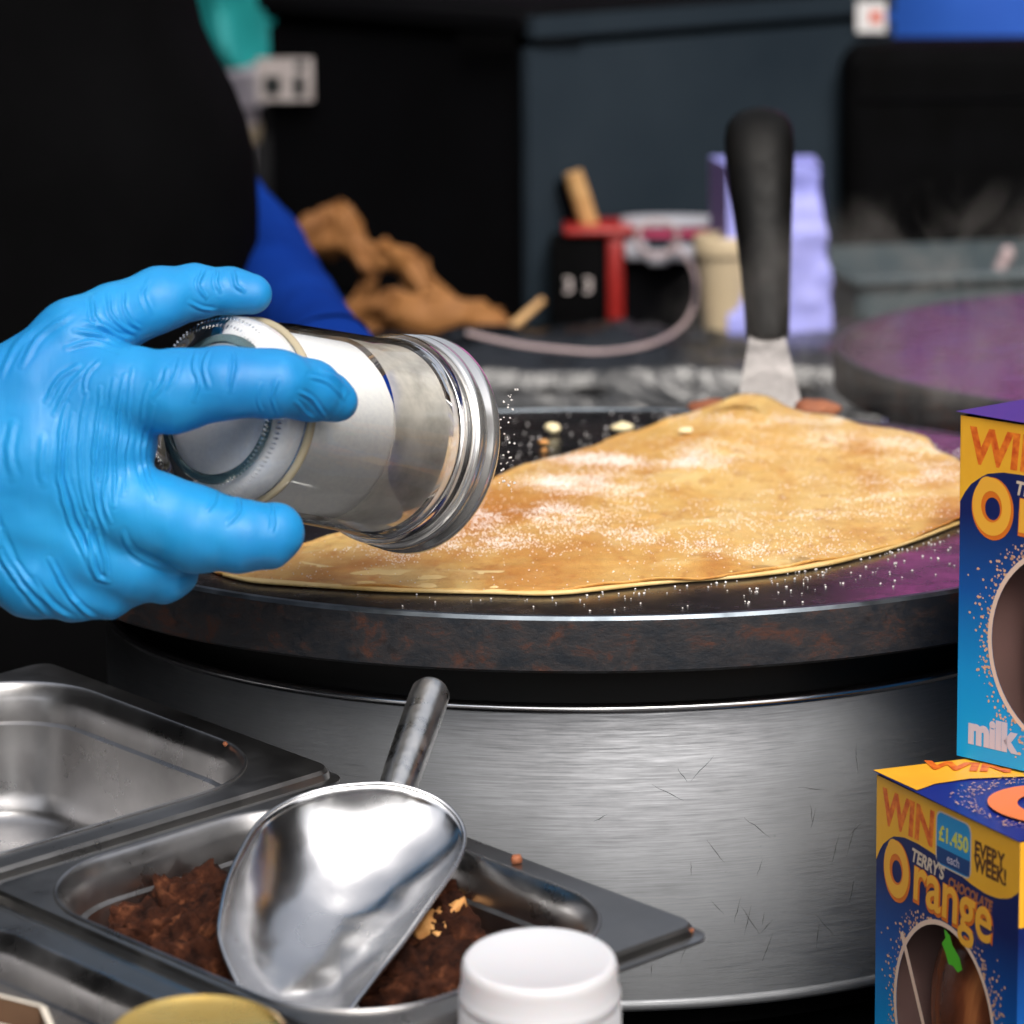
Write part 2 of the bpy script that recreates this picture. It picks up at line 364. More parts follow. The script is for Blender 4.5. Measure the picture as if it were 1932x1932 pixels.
# ------------------------------------------------------------------ SETTING
def struct(o): o['kind'] = 'structure'; return o
CT = .004   # top of the front counter
struct(mesh('ground', [(-40, -40, -.9), (40, -40, -.9), (40, 40, -.9), (-40, 40, -.9)], [[0, 1, 2, 3]], M_pave))
cb = box_bm((1.8, .86, .05), (.05, -.225, CT - .025), .004)
cnt = bm_obj('counter', cb, M_black_paint, None, True, 40); tag(cnt, 'black serving counter under the round steel crepe griddle', 'counter')
cnt2 = box('side_counter', (1.0, .42, .05), (.62, .42, CT - .026), M_black_paint, None, .004); tag(cnt2, 'black side counter carrying the purple-lit griddle behind', 'counter')
BZ = .09    # back counter top
bc = box('back_counter', (3.2, 1.3, .04), (.2, 1.335, BZ - .02), M_black_paint, None, .004)
tag(bc, 'black back counter holding bag, tubs and thermal boxes', 'counter')
# street opposite, seen only as reflections
def facade(name, x0, x1, y, h, m_, label, cols, rows):
    e = empty(name, ((x0 + x1) / 2, y, -.9), label, 'building')
    box('wall', (x1 - x0, 1.0, h), (0, -.5, h / 2), m_, e)
    for i in range(cols):
        for j in range(rows):
            cx = (i + .5) / cols * (x1 - x0) - (x1 - x0) / 2; cz = 1.6 + j * 2.8
            if cz + 1 < h: box('window', (1.1, .06, 1.7), (cx, .012, cz), M_window, e)
facade('brick_building', -9, -1.2, -13, 5, M_brick, 'red brick shop building across the street facing the stall', 3, 3)
facade('rendered_building', 1.0, 9, -14, 5, M_stone, 'pale rendered building across the street facing the stall', 3, 2)

# ------------------------------------------------------------------ crepe makers
GZ = .16
def crepe_maker(name, loc, label):
    e = empty(name, loc, label, 'crepe maker', 'crepe makers on the counters')
    top = lathe('griddle_plate', [(0, .156), (0, .16), (.199 * .5, .16), (.1965, .16)], M_grid, e, 192, loc)
    t = GZ
    lathe('griddle_rim', [(.1965, t - .0005), (.1968, t + .0004), (.1990, t + .0004), (.1998, t - .0008)], M_rimedge, e, 192, loc, sharp=20)
    lathe('griddle_side', [(.1998, t - .0008), (.2, t - .0025), (.2, t - .0172), (.1988, t - .0182), (.10, t - .0185)], M_gridside, e, 192, loc, sharp=40)
    lathe('recess', [(.165, t - .0186), (.165, t - .0362), (.1765, t - .0364)], M_gap, e, 160, loc, sharp=30)
    R = .1766
    lathe('drum', [(R - .0022, t - .0364), (R - .0012, t - .0352), (R, t - .0362), (R, t - .1345), (R + .0010, t - .1350), (R + .0014, t - .1372), (R, t - .1385), (R - .004, t - .1387)], M_drum, e, 256, loc, sharp=60)
    sv2, sf2 = [], []
    for _ in range(30):
        a = RNG.normal(-1.25, .16); z_ = t - .0362 - RNG.uniform(.02, .09); ln = RNG.uniform(.003, .013); th_ = RNG.choice([RNG.normal(1.5, .35), RNG.uniform(0, 3)])
        pts_ = []
        for q_ in np.linspace(-.5, .5, 6):
            aa = a + q_ * ln * math.cos(th_) / R + RNG.normal(0, .0006); zz = z_ + q_ * ln * math.sin(th_) + RNG.normal(0, .0001); pts_.append((loc[0] + R * math.cos(aa), loc[1] + R * math.sin(aa), zz))
        v3, f3 = tube_vf(pts_, [.00002, .00005, .00010, .00008, .00005, .00002], 5); b3 = len(sv2); sv2 += list(v3); sf2 += [[x + b3 for x in f_] for f_ in f3]
    mesh('scratches', sv2, sf2, M_gap, e)['kind'] = 'stuff'
    lathe('bright_lip', [(R - .0026, t - .0357), (R - .0018, t - .0343), (R - .0002, t - .0339), (R + .0008, t - .0350), (R + .0008, t - .0364), (R + .0002, t - .0370)], M_edge, e, 256, loc, sharp=80)
    lathe('base_plate', [(0, t - .139), (R - .012, t - .139), (R - .012, t - .148), (0, t - .148)], M_black, e, 96, loc)
    for k in range(3):
        a = math.radians(90 + 120 * k)
        lathe('foot', [(0, CT - .0), (.016, CT), (.014, t - .147), (0, t - .147)], M_black, e, 24, (loc[0] + .13 * math.cos(a), loc[1] + .13 * math.sin(a), 0))
    return e
M_rimedge = noisy('worn_griddle_edge', (.10, .12, .14), (.22, .25, .28), 60, .38, 1., rr=(.3, .5))
crepe_maker('crepe_maker', (0, 0, 0), 'round steel crepe maker with rusty griddle edge under the sugared crepe')
crepe_maker('crepe_maker', (.317, .35, 0), 'second crepe maker behind right, empty griddle shining purple through steam')

# ------------------------------------------------------------------ crepe
OUT = [(396, 1070, 0), (470, 1090, 0), (560, 1098, .0), (700, 1106, .0), (900, 1112, 0), (1050, 1113, 0), (1200, 1099, 0), (1400, 1083, 0), (1560, 1056, .0006), (1690, 1024, .001),
       (1806, 984, .0005), (1870, 962, 0), (1902, 930, 0), (1885, 900, .0005), (1840, 882, .001), (1795, 860, .001), (1772, 847, .001), (1746, 826, .0015), (1695, 810, .003), (1617, 797, .004), (1566, 782, .006), (1516, 774, .008), (1488, 764, .009), (1452, 751, .012), (1410, 747, .0125),
       (1377, 753, .011), (1336, 768, .008), (1279, 786, .005), (1218, 809, .002), (1157, 824, .001), (1116, 842, .001), (1054, 858, .001), (982, 881, .001), (940, 900, .001), (860, 935, .001), (760, 968, 0), (660, 1000, 0), (560, 1030, 0), (450, 1055, 0)]
o_px = closed_spline([(a, b, c * 10000) for a, b, c in OUT], 420)
bnd = np.array([at_z(p[0], p[1], GZ + .0019 + p[2] / 20000) for p in o_px])
cen = at_z(1230, 965, GZ + .005)
NR = 70
rr_ = np.linspace(0, 1, NR + 1)[1:] ** .8
def crepe_top(th_i, r):
    b = bnd[th_i % len(bnd)]; return cen + (b - cen) * r
vs = [cen.copy()]; 
for r in rr_:
    for k in range(len(bnd)):
        p = cen + (bnd[k] - cen) * r
        edge = (bnd[k][2] - (GZ + .0019))
        p[2] = GZ + .0019 + edge * r ** 1.7 + .0014 * (1 - r ** 3)
        vs.append(p)
vs = np.array(vs)
q = vs * 18; nz = fbm(q * [1, .8, 0], 4, 3) - .5
rad = np.concatenate([[0], np.repeat(rr_, len(bnd))])
vs[:, 2] += nz * .0020 * np.clip(1.15 - rad, .25, 1)
vs[:, 2] += (fbm(vs * [90, 160, 0], 3, 9) - .5) * .0009
# wavy front edge
ed = rad > .985
vs[ed, 2] += (vnoise(vs[ed] * [55, 55, 0], 5) - .4) * .0022
K = len(bnd); fs = [[0, 1 + k, 1 + (k + 1) % K] for k in range(K)]
for i in range(NR - 1):
    for k in range(K):
        fs.append([1 + i * K + k, 1 + (i + 1) * K + k, 1 + (i + 1) * K + (k + 1) % K, 1 + i * K + (k + 1) % K])
cr = empty('crepe', cen, 'golden folded crepe dusted with sugar on the front griddle', 'crepe')
top = np.array(vs)
# thickness: ring under the edge
last = 1 + (NR - 1) * K; n0 = len(vs)
under = [top[last + k] - [0, 0, .0009] + (cen - top[last + k]) * .004 for k in range(K)]
under2 = [top[last + k] * [1, 1, 0] + [0, 0, top[last + k][2] - .0007] + (cen - top[last + k]) * [.12, .12, 0] for k in range(K)]
allv = list(top) + under + under2
for k in range(K):
    k2 = (k + 1) % K
    fs.append([last + k, n0 + k, n0 + k2, last + k2]); fs.append([n0 + k, n0 + K + k, n0 + K + k2, n0 + k2])
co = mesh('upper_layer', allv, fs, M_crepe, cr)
PATCH = [(1170, 868, 130, 10, 1.2), (1090, 912, 90, 22, 1.2), (960, 975, 110, 18, 1.5), (1030, 960, 80, 12, .8), (880, 1025, 120, 16, 1.1), (1500, 790, 200, 10, 1.), (1640, 830, 120, 14, .8), (1330, 860, 90, 25, .35),
         (1650, 925, 110, 18, .7), (1120, 1003, 130, 10, .7), (1360, 1035, 180, 16, .45), (1500, 985, 240, 30, .35), (760, 1045, 90, 14, .6), (1750, 880, 60, 30, .7)]
def px_of(p):
    d = p - CAM; t = d @ FW; return 966 + FPX * (d @ RT) / t, 966 - FPX * (d @ UP) / t
def sugar_density(p):
    x, y = px_of(p); s = .022
    s = s + 0 * x
    for a, b, c_, d_, wgt in PATCH: s = s + wgt * np.exp(-((x - a) / c_) ** 2 - ((y - b - .03 * (x - a)) / d_) ** 2)
    nse = fbm(p * [75, 45, 0], 4, 21)
    return s * np.clip((nse - .3) * 3.2, .08, 1.6)
at_ = co.data.attributes.new('sugar', 'FLOAT', 'POINT')
av = np.array(allv); dn = np.clip(sugar_density(av) * .75, 0, 1); at_.data.foreach_set('value', dn.astype(np.float32))
# lower layer peeping out at the front
lv = []; lf = []
fr = [k for k in range(K) if 420 < o_px[k][0] < 1850 and (o_px[k][1] > 980)]
for k in fr:
    b = bnd[k]; o = (b - cen) / np.linalg.norm(b - cen); nn_ = fbm(np.array([b[0] * 28, 3.3, 0.]), 3, 8)
    off = -.0022 + .0052 * nn_ ; nn_ = .5 * nn_
    z0 = GZ + .0006; 
    lv += [b - o * .03 + [0, 0, z0 + .0012 - b[2]], b + o * off + [0, 0, z0 + .0009 - b[2] + .0004 * nn_], b + o * (off + .0003) + [0, 0, z0 - b[2]], b - o * .03 + [0, 0, z0 - .0002 - b[2]]]
for i in range(len(fr) - 1):
    for j in range(3): lf.append([i * 4 + j, i * 4 + j + 1, (i + 1) * 4 + j + 1, (i + 1) * 4 + j])
mesh('lower_layer', lv, lf, M_crepe_edge, cr)

# ------------------------------------------------------------------ sugar grains
OCT_V = np.array([(1, 0, 0), (-1, 0, 0), (0, 1, 0), (0, -1, 0), (0, 0, 1), (0, 0, -1)], float)
OCT_F = np.array([(0, 2, 4), (2, 1, 4), (1, 3, 4), (3, 0, 4), (2, 0, 5), (1, 2, 5), (3, 1, 5), (0, 3, 5)])
def grains(name, pts, rad_, m_, parent=None, stretch=None, label=None):
    n_ = len(pts); a = RNG.uniform(0, 6.28, n_); b = RNG.uniform(0, 6.28, n_)
    r = RNG.uniform(.6, 1.4, n_) * rad_
    ov = OCT_V[None] * r[:, None, None] * RNG.uniform(.7, 1.3, (n_, 6, 1))
    ca, sa, cb_, sb = np.cos(a), np.sin(a), np.cos(b), np.sin(b)
    x = ov[..., 0] * ca[:, None] - ov[..., 1] * sa[:, None]; y = ov[..., 0] * sa[:, None] + ov[..., 1] * ca[:, None]; z = ov[..., 2]
    y2 = y * cb_[:, None] - z * sb[:, None]; z2 = y * sb[:, None] + z * cb_[:, None]
    v = np.stack([x, y2, z2], -1) + pts[:, None, :]
    f = (OCT_F[None] + 6 * np.arange(n_)[:, None, None]).reshape(-1, 3)
    o = mesh(name, v.reshape(-1, 3), f.tolist(), m_, parent, False)
    o['kind'] = 'stuff'
    if label: o['label'] = label
    return o
# on crepe: sample on the mesh faces (interpolate radial grid)
n_try = 260000
kk = RNG.integers(0, K, n_try); u_ = np.sqrt(RNG.uniform(0, 1, n_try))
grid = top[1:].reshape(NR, K, 3)
ri = np.interp(u_, rr_, np.arange(NR)); i0 = np.clip(ri.astype(int), 0, NR - 2); ff = (ri - i0)[:, None]; gk = RNG.uniform(0, 1, n_try)[:, None]
A_ = grid[i0, kk] * (1 - ff) + grid[i0 + 1, kk] * ff; B_ = grid[i0, (kk + 1) % K] * (1 - ff) + grid[i0 + 1, (kk + 1) % K] * ff
pp = A_ * (1 - gk) + B_ * gk
sel = RNG.uniform(0, 1, n_try) < np.clip(sugar_density(pp) * .32, 0, 1)
pp = pp[sel][:50000]; pp[:, 2] += .0001
grains('sugar', pp, .00023, M_sugar, cr)
# on the griddle plate
gp = []
def scatter_px(x0, x1, y0, y1, n_, z=GZ + .0003, inside=None):
    for _ in range(n_):
        x, y = RNG.uniform(x0, x1), RNG.uniform(y0, y1); p = at_z(x, y, z)
        if np.hypot(p[0], p[1]) < .195: gp.append(p)
for _ in range(175):
    x = 640 + 1180 * RNG.uniform() ** .45; base = np.interp(x, [640, 900, 1050, 1200, 1400, 1560, 1690, 1830], [1110, 1117, 1119, 1107, 1092, 1066, 1035, 990])
    y = base + RNG.exponential(22) + 3; p = at_z(x, y, GZ + .0003)
    if np.hypot(p[0], p[1]) < .194: gp.append(p)
for _ in range(130):
    x = RNG.uniform(940, 1330); up_ = np.interp(x, [940, 1060, 1190, 1330], [896, 858, 812, 768]); y = RNG.uniform(778, up_) if up_ > 780 else 0
    if y and RNG.uniform() < .35 + (y - 778) / 180: gp.append(at_z(x, y, GZ + .0003))
for _ in range(160):
    x = RNG.normal(1800, 40); y = RNG.normal(880, 20); p = at_z(x, y, GZ + .0003)
    if y < 900: gp.append(p)
gp = np.array(gp)
sg = grains('spilled_sugar', gp, .00036, M_sugar); tag(sg, 'white sugar grains spilled on the dark griddle plate around the crepe', 'sugar', kind='stuff')
# falling stream at the jar mouth
fp = []
for _ in range(42):
    x = RNG.normal(958, 9); y = RNG.uniform(735, 930); fp.append(P(x, y, 1.345 + RNG.normal(0, .004)))
fg = grains('falling_sugar', np.array(fp), .00038, M_sugar); tag(fg, 'sugar grains falling from the mouth of the tilted glass jar', 'sugar', kind='stuff')
def shard(name, px, py, w_, h_, m_, label, z=GZ + .0008, group=None, cat='crumb'):
    bm = bmesh.new(); bmesh.ops.create_icosphere(bm, subdivisions=3, radius=1)
    for v in bm.verts:
        s = .75 + .5 * float(vnoise(np.array(v.co) * 1.6 + px, 2)); v.co *= s
    sc = 1.45 / FPX
    bmesh.ops.scale(bm, vec=(w_ * sc / 2, w_ * sc / 2 * .9, h_ * sc / 2), verts=bm.verts)
    o = bm_obj(name, bm, m_, None, True); o.location = tuple(at_z(px, py, z + h_ * sc / 2 * .8)); return tag(o, label, cat, group)
shard('cheese_flake', 1043, 808, 34, 24, M_flake, 'small round pale flake on black griddle nearest the jar', cat='food flake', group='pale flakes beside the crepe')
shard('cheese_flake', 1175, 806, 50, 22, M_flake, 'long pale flake on black griddle beside the crepe fold', cat='food flake', group='pale flakes beside the crepe')
shard('cheese_flake', 1293, 812, 34, 16, M_flake, 'pale flake lying on the crepe near its back edge', GZ + .0055, cat='food flake', group='pale flakes beside the crepe')
shard('crumb', 1026, 834, 22, 12, M_crumb, 'larger orange crumb below the round pale flake', cat='crumb')
shard('crumb', 1027, 849, 11, 9, M_crumb, 'smallest orange crumb just below the larger orange one', cat='crumb')
shard('burnt_scrap', 1345, 768, 110, 34, M_rust, 'reddish burnt batter scrap left of the scraper blade', GZ + .001, cat='food scrap')
shard('burnt_scrap', 1540, 770, 100, 40, M_rust, 'brown burnt batter scrap right of the scraper blade', GZ + .001, cat='food scrap')

# ------------------------------------------------------------------ jar of sugar
t_b = 1.274
JB = P(392, 768, t_b)
jd = .633 * RT - .105 * UP + .766 * FW; jd /= np.linalg.norm(jd)
jar = empty('sugar_jar', JB, 'tilted glass sugar jar half full, held in the blue gloved hand', 'jar')
r0 = .0288; L = .104
def sq(p): return [(r, s if s < .05 else .05 + (s - .05) * .76) for r, s in p]
outer = [(0, .004), (.012, .0032), (.020, .0010), (.0225, 0), (.0262, .0012), (r0, .0050), (r0 + .0006, .0095), (r0 - .0004, .0125), (r0 + .0004, .015), (r0 + .0014, .030), (r0 + .0022, .060), (r0 + .0026, .078), (r0 + .0036, .088), (r0 + .0046, .094), (r0 + .0030, .0975), (r0 + .0030, L)]
inner = [(r0 + .0004, L), (r0 + .0004, .0975), (r0 + .0016, .093), (r0 + .0002, .080), (r0 - .0004, .060), (r0 - .0012, .030), (r0 - .0018, .015), (r0 - .0024, .0105), (r0 - .0044, .0070), (.020, .0060), (0, .0068)]
lathe('glass_base', [(0, .004), (.012, .0032), (.020, .0010), (.0225, 0), (.0262, .0012), (r0, .0050), (r0 + .0006, .0095), (r0 - .0002, .0125), (r0 - .0002, .0140), (r0 - .0018, .0140), (r0 - .0024, .0105), (r0 - .0044, .0070), (.020, .0060), (0, .0068)], M_glass, jar, 128, JB, jd, sharp=180)
lathe('glass_wall', sq([(r0 - .0002, .0142), (r0 + .0003, .018), (r0 + .0014, .030), (r0 + .0022, .060), (r0 + .0026, .078), (r0 + .0034, .0870)]), M_thin, jar, 128, JB, jd, sharp=180)
lathe('glass_bead', [(r0 - .0004, .0143), (r0 + .0008, .0146), (r0 + .0013, .0158), (r0 + .0008, .0170), (r0 + .0003, .0176)], M_beads, jar, 128, JB, jd, sharp=180)
lathe('glass_shoulder', sq([(r0 + .0034, .0872), (r0 + .0048, .0900), (r0 + .0052, .0925), (r0 + .0040, .0950), (r0 + .0034, .0975), (r0 + .0034, .1060), (r0 + .0012, .1060), (r0 + .0012, .0960), (r0 + .0024, .0925), (r0 + .0020, .0900), (r0 + .0014, .0872)]), M_glass, jar, 128, JB, jd, sharp=180)
# stippled heel ring
u_, v_, d_ = basis(jd)
rv = []; rf = []
for k in range(110):
    a = 2 * math.pi * k / 110; e_ = math.cos(a) * u_ + math.sin(a) * v_; g_ = -math.sin(a) * u_ + math.cos(a) * v_
    for s_, rr2 in ((.0018, .0252), (.0044, .0277)):
        c0 = JB + e_ * rr2 + d_ * (s_ - .0012); b_ = len(rv)
        nrm = e_ * .5 - d_ * .85 if s_ < .003 else e_ * .8 - d_ * .6
        tdir = np.cross(nrm, g_)
        rv += [c0 + tdir * .0011, c0 + g_ * .0004, c0 - tdir * .0011, c0 - g_ * .0004, c0 + nrm * .0004]
        rf += [[b_, b_ + 1, b_ + 4], [b_ + 1, b_ + 2, b_ + 4], [b_ + 2, b_ + 3, b_ + 4], [b_ + 3, b_, b_ + 4]]
mesh('stippled_ring', rv, rf, M_glass, jar, False)['kind'] = 'stuff'
lathe('heel_reflection_ring', [(.0208, .0056), (.0212, .0048), (.0226, .0046), (.0229, .0054)], M_glassrim, jar, 96, JB, jd)  # tinted ring added for the dark reflection through the heel
# sugar fill: surface slopes
vs_, fs_2 = [], []
def tongue(e_): return .055 - .003 * (e_ @ UP) + .024 * math.exp(-((1 + e_ @ UP) / .30) ** 2)
rings = [(.0180, .0066), (r0 - .0055, .0072), (r0 - .0034, .0092), (r0 - .0021, .0150), (r0 - .0015, .030)]
nS = 96; prof = rings + [(r0 - .0009, None)]
for r, s in prof:
    for k in range(nS):
        a = 2 * math.pi * k / nS; e_ = math.cos(a) * u_ + math.sin(a) * v_
        if s is None: s_ = tongue(e_) + .0006 * math.sin(a * 5) + .0022 * (float(fbm(np.array([math.cos(a) * 4, math.sin(a) * 4, 1.]), 4, 5)) - .5)
        else: s_ = s
        vs_.append(JB + d_ * s_ + e_ * r)
c_bot = len(vs_); vs_.append(JB + d_ * .0072)
# top surface rings
for q_ in (.66, .33):
    for k in range(nS):
        a = 2 * math.pi * k / nS; e_ = math.cos(a) * u_ + math.sin(a) * v_
        vs_.append(JB + d_ * (.056 + (tongue(e_) - .056) * q_ ** 2.5) + e_ * (r0 - .0009) * q_)
c_top = len(vs_); vs_.append(JB + d_ * .056)
np_ = len(prof)
for i in range(np_ - 1):
    for k in range(nS): fs_2.append([i * nS + k, i * nS + (k + 1) % nS, (i + 1) * nS + (k + 1) % nS, (i + 1) * nS + k])
for k in range(nS):
    k2 = (k + 1) % nS; a0_ = (np_ - 1) * nS; a1_ = c_bot + 1; a2_ = a1_ + nS
    fs_2 += [[c_bot, k2, k], [a0_ + k, a0_ + k2, a1_ + k2, a1_ + k], [a1_ + k, a1_ + k2, a2_ + k2, a2_ + k], [a2_ + k, a2_ + k2, c_top]]
mesh('sugar_fill', vs_, fs_2, M_sugarfill, jar, sharp=60)
# steel screw ring and mouth
rl = r0 + .0034
lathe('lid_ring', sq([(rl, .0990), (rl + .0018, .0992), (rl + .0026, .1005), (rl + .0026, .1040), (rl + .0018, .1052), (rl + .0018, .1062), (rl + .0032, .1078), (rl + .0034, .1115), (rl + .0024, .1135), (rl - .0005, .1142), (rl - .004, .1132),
                   (rl - .0045, .1115), (rl - .0005, .1105), (rl - .0001, .0990)]), M_lidsteel, jar, 128, JB, jd, sharp=70)
# pale film on the clear part, painting its whitish glare and cream reflections
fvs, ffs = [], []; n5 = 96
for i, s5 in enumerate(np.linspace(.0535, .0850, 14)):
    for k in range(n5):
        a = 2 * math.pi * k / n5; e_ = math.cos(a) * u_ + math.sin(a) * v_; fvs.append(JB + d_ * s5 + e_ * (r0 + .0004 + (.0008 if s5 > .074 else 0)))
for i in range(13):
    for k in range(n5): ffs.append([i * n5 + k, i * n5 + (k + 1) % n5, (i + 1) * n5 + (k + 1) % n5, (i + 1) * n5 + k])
mesh('glare_film', fvs, ffs, M_film, jar)
# ------------------------------------------------------------------ implicit surfaces (hand)
def capsule(X, Y, Z, a, b, ra, rb):
    a = V(a); b = V(b); ab = b - a; l2 = ab @ ab + 1e-9
    h = np.clip(((X - a[0]) * ab[0] + (Y - a[1]) * ab[1] + (Z - a[2]) * ab[2]) / l2, 0, 1)
    dx = X - a[0] - h * ab[0]; dy = Y - a[1] - h * ab[1]; dz = Z - a[2] - h * ab[2]
    return np.sqrt(dx * dx + dy * dy + dz * dz) - (ra + (rb - ra) * h)
def smin(a, b, k):
    h = np.clip(.5 + .5 * (b - a) / k, 0, 1); return b + (a - b) * h - k * h * (1 - h)
def surface_nets(D, org, st):
    nx, ny, nz = D.shape
    neg = D < 0
    c = np.zeros((nx - 1, ny - 1, nz - 1), np.int8)
    for i in (0, 1):
        for j in (0, 1):
            for k in (0, 1): c += neg[i:nx - 1 + i, j:ny - 1 + j, k:nz - 1 + k]
    act = (c > 0) & (c < 8); idx = np.argwhere(act); ids = -np.ones(act.shape, np.int64); ids[act] = np.arange(len(idx))
    acc = np.zeros((len(idx), 3)); cnt_ = np.zeros(len(idx)); corners = [(i, j, k) for i in (0, 1) for j in (0, 1) for k in (0, 1)]
    vals = {cc: D[idx[:, 0] + cc[0], idx[:, 1] + cc[1], idx[:, 2] + cc[2]] for cc in corners}
    for a in corners:
        for ax in range(3):
            if a[ax] == 0:
                b = list(a); b[ax] = 1; b = tuple(b); va, vb = vals[a], vals[b]; cr_ = (va < 0) != (vb < 0)
                t = np.where(cr_, va / (va - vb + 1e-12), 0); pos = np.repeat(np.array(a, float)[None], len(idx), 0); pos[:, ax] = t
                acc[cr_] += pos[cr_]; cnt_[cr_] += 1
    verts = (idx + acc / np.maximum(cnt_, 1)[:, None]) * st + org
    faces = []
    for ax in range(3):
        o1, o2 = [(1, 2), (2, 0), (0, 1)][ax]
        sl = [slice(None)] * 3; sl[ax] = slice(0, -1); A = neg[tuple(sl)]; sl[ax] = slice(1, None); B = neg[tuple(sl)]
        e = np.argwhere(A != B); flip = A[e[:, 0], e[:, 1], e[:, 2]]
        ok = (e[:, o1] > 0) & (e[:, o2] > 0) & (e[:, o1] < D.shape[o1] - 1) & (e[:, o2] < D.shape[o2] - 1) & (e[:, ax] < D.shape[ax] - 1)
        e = e[ok]; flip = flip[ok]
        def g(d1, d2): q = e.copy(); q[:, o1] -= d1; q[:, o2] -= d2; return ids[q[:, 0], q[:, 1], q[:, 2]]
        q = np.stack([g(1, 1), g(0, 1), g(0, 0), g(1, 0)], 1); q[~flip] = q[~flip][:, ::-1]; faces.append(q)
    f = np.concatenate(faces); return verts, f[(f >= 0).all(1)]

T0 = 1.26; ZS = T0 / FPX
HCH = {  # chains of (x, y, z, r) in picture units; z grows away from the viewer
    'palm': ([[(175, 735, 0, 98), (185, 830, -5, 96), (175, 920, 0, 98)], [(60, 745, 25, 105), (60, 860, 10, 112), (55, 960, 20, 110)], [(-80, 770, 50, 115), (-80, 880, 35, 122), (-80, 980, 45, 115)],
              [(-260, 850, 80, 112), (-260, 930, 80, 112)]], 60),
    'thumb': ([[(60, 730, 20, 92), (140, 645, 25, 80), (215, 600, 60, 66), (300, 566, 100, 60), (370, 551, 130, 50), (435, 549, 140, 44), (474, 555, 140, 39)]], 26),
    'index': ([[(150, 745, -5, 92), (240, 738, -40, 84), (330, 738, -66, 78), (420, 722, -84, 68), (520, 724, -74, 64), (585, 737, -20, 58), (628, 752, 12, 44), (642, 758, 20, 30)]], 22),
    'middle': ([[(150, 915, -5, 100), (225, 950, -28, 84), (290, 970, -42, 78), (370, 998, -50, 80), (450, 1012, -48, 69), (505, 1011, -40, 61), (524, 1003, -36, 50)]], 20),
    'ring': ([[(60, 985, 25, 105), (160, 1030, 20, 92), (250, 1062, 20, 76), (310, 1083, 35, 54), (335, 1080, 50, 40)]], 20),
    'pinky': ([[(0, 1020, 40, 100), (70, 1075, 30, 92), (140, 1108, 30, 64), (205, 1118, 40, 48), (240, 1112, 55, 36)]], 18)}
st = 4.0; org = np.array([-372., 440., -190.]); dims = (268, 196, 100)
gx, gy, gz = [np.arange(dims[i], dtype=np.float32) * st + org[i] for i in range(3)]
X, Y, Z = np.meshgrid(gx, gy, gz, indexing='ij')
def chain(ch, k):
    D = None
    for line in ch:
        for a, b in zip(line[:-1], line[1:]):
            d = capsule(X, Y, Z, a[:3], b[:3], a[3], b[3]).astype(np.float32); D = d if D is None else smin(D, d, k)
    return D
D = chain(HCH['palm'][0], 60)
prev = None
for nm in ('thumb', 'index', 'middle', 'ring', 'pinky'):
    D = smin(D, chain(HCH[nm][0], 14), HCH[nm][1])
# flatten hand a little in depth is unnecessary; make surface
hv, hf = surface_nets(D, org, st); del D
# midpoint smoothing not needed; keep only rest in frame
def subdivide(v, f, n_=1):
    me = bpy.data.meshes.new('tmp'); me.from_pydata([tuple(x) for x in v], [], f.tolist()); bm = bmesh.new(); bm.from_mesh(me)
    for _ in range(n_):
        bmesh.ops.smooth_vert(bm, verts=bm.verts, factor=.5, use_axis_x=True, use_axis_y=True, use_axis_z=True)
    bmesh.ops.subdivide_edges(bm, edges=bm.edges, cuts=1, use_grid_fill=True)
    for _ in range(2): bmesh.ops.smooth_vert(bm, verts=bm.verts, factor=.5, use_axis_x=True, use_axis_y=True, use_axis_z=True)
    bm.normal_update(); v2 = np.array([x.co[:] for x in bm.verts]); nn = np.array([x.normal[:] for x in bm.verts]); f2 = [[w_.index for w_ in q.verts] for q in bm.faces]
    bm.free(); bpy.data.meshes.remove(me); return v2, nn, f2
hv, hn, hf = subdivide(hv, hf)
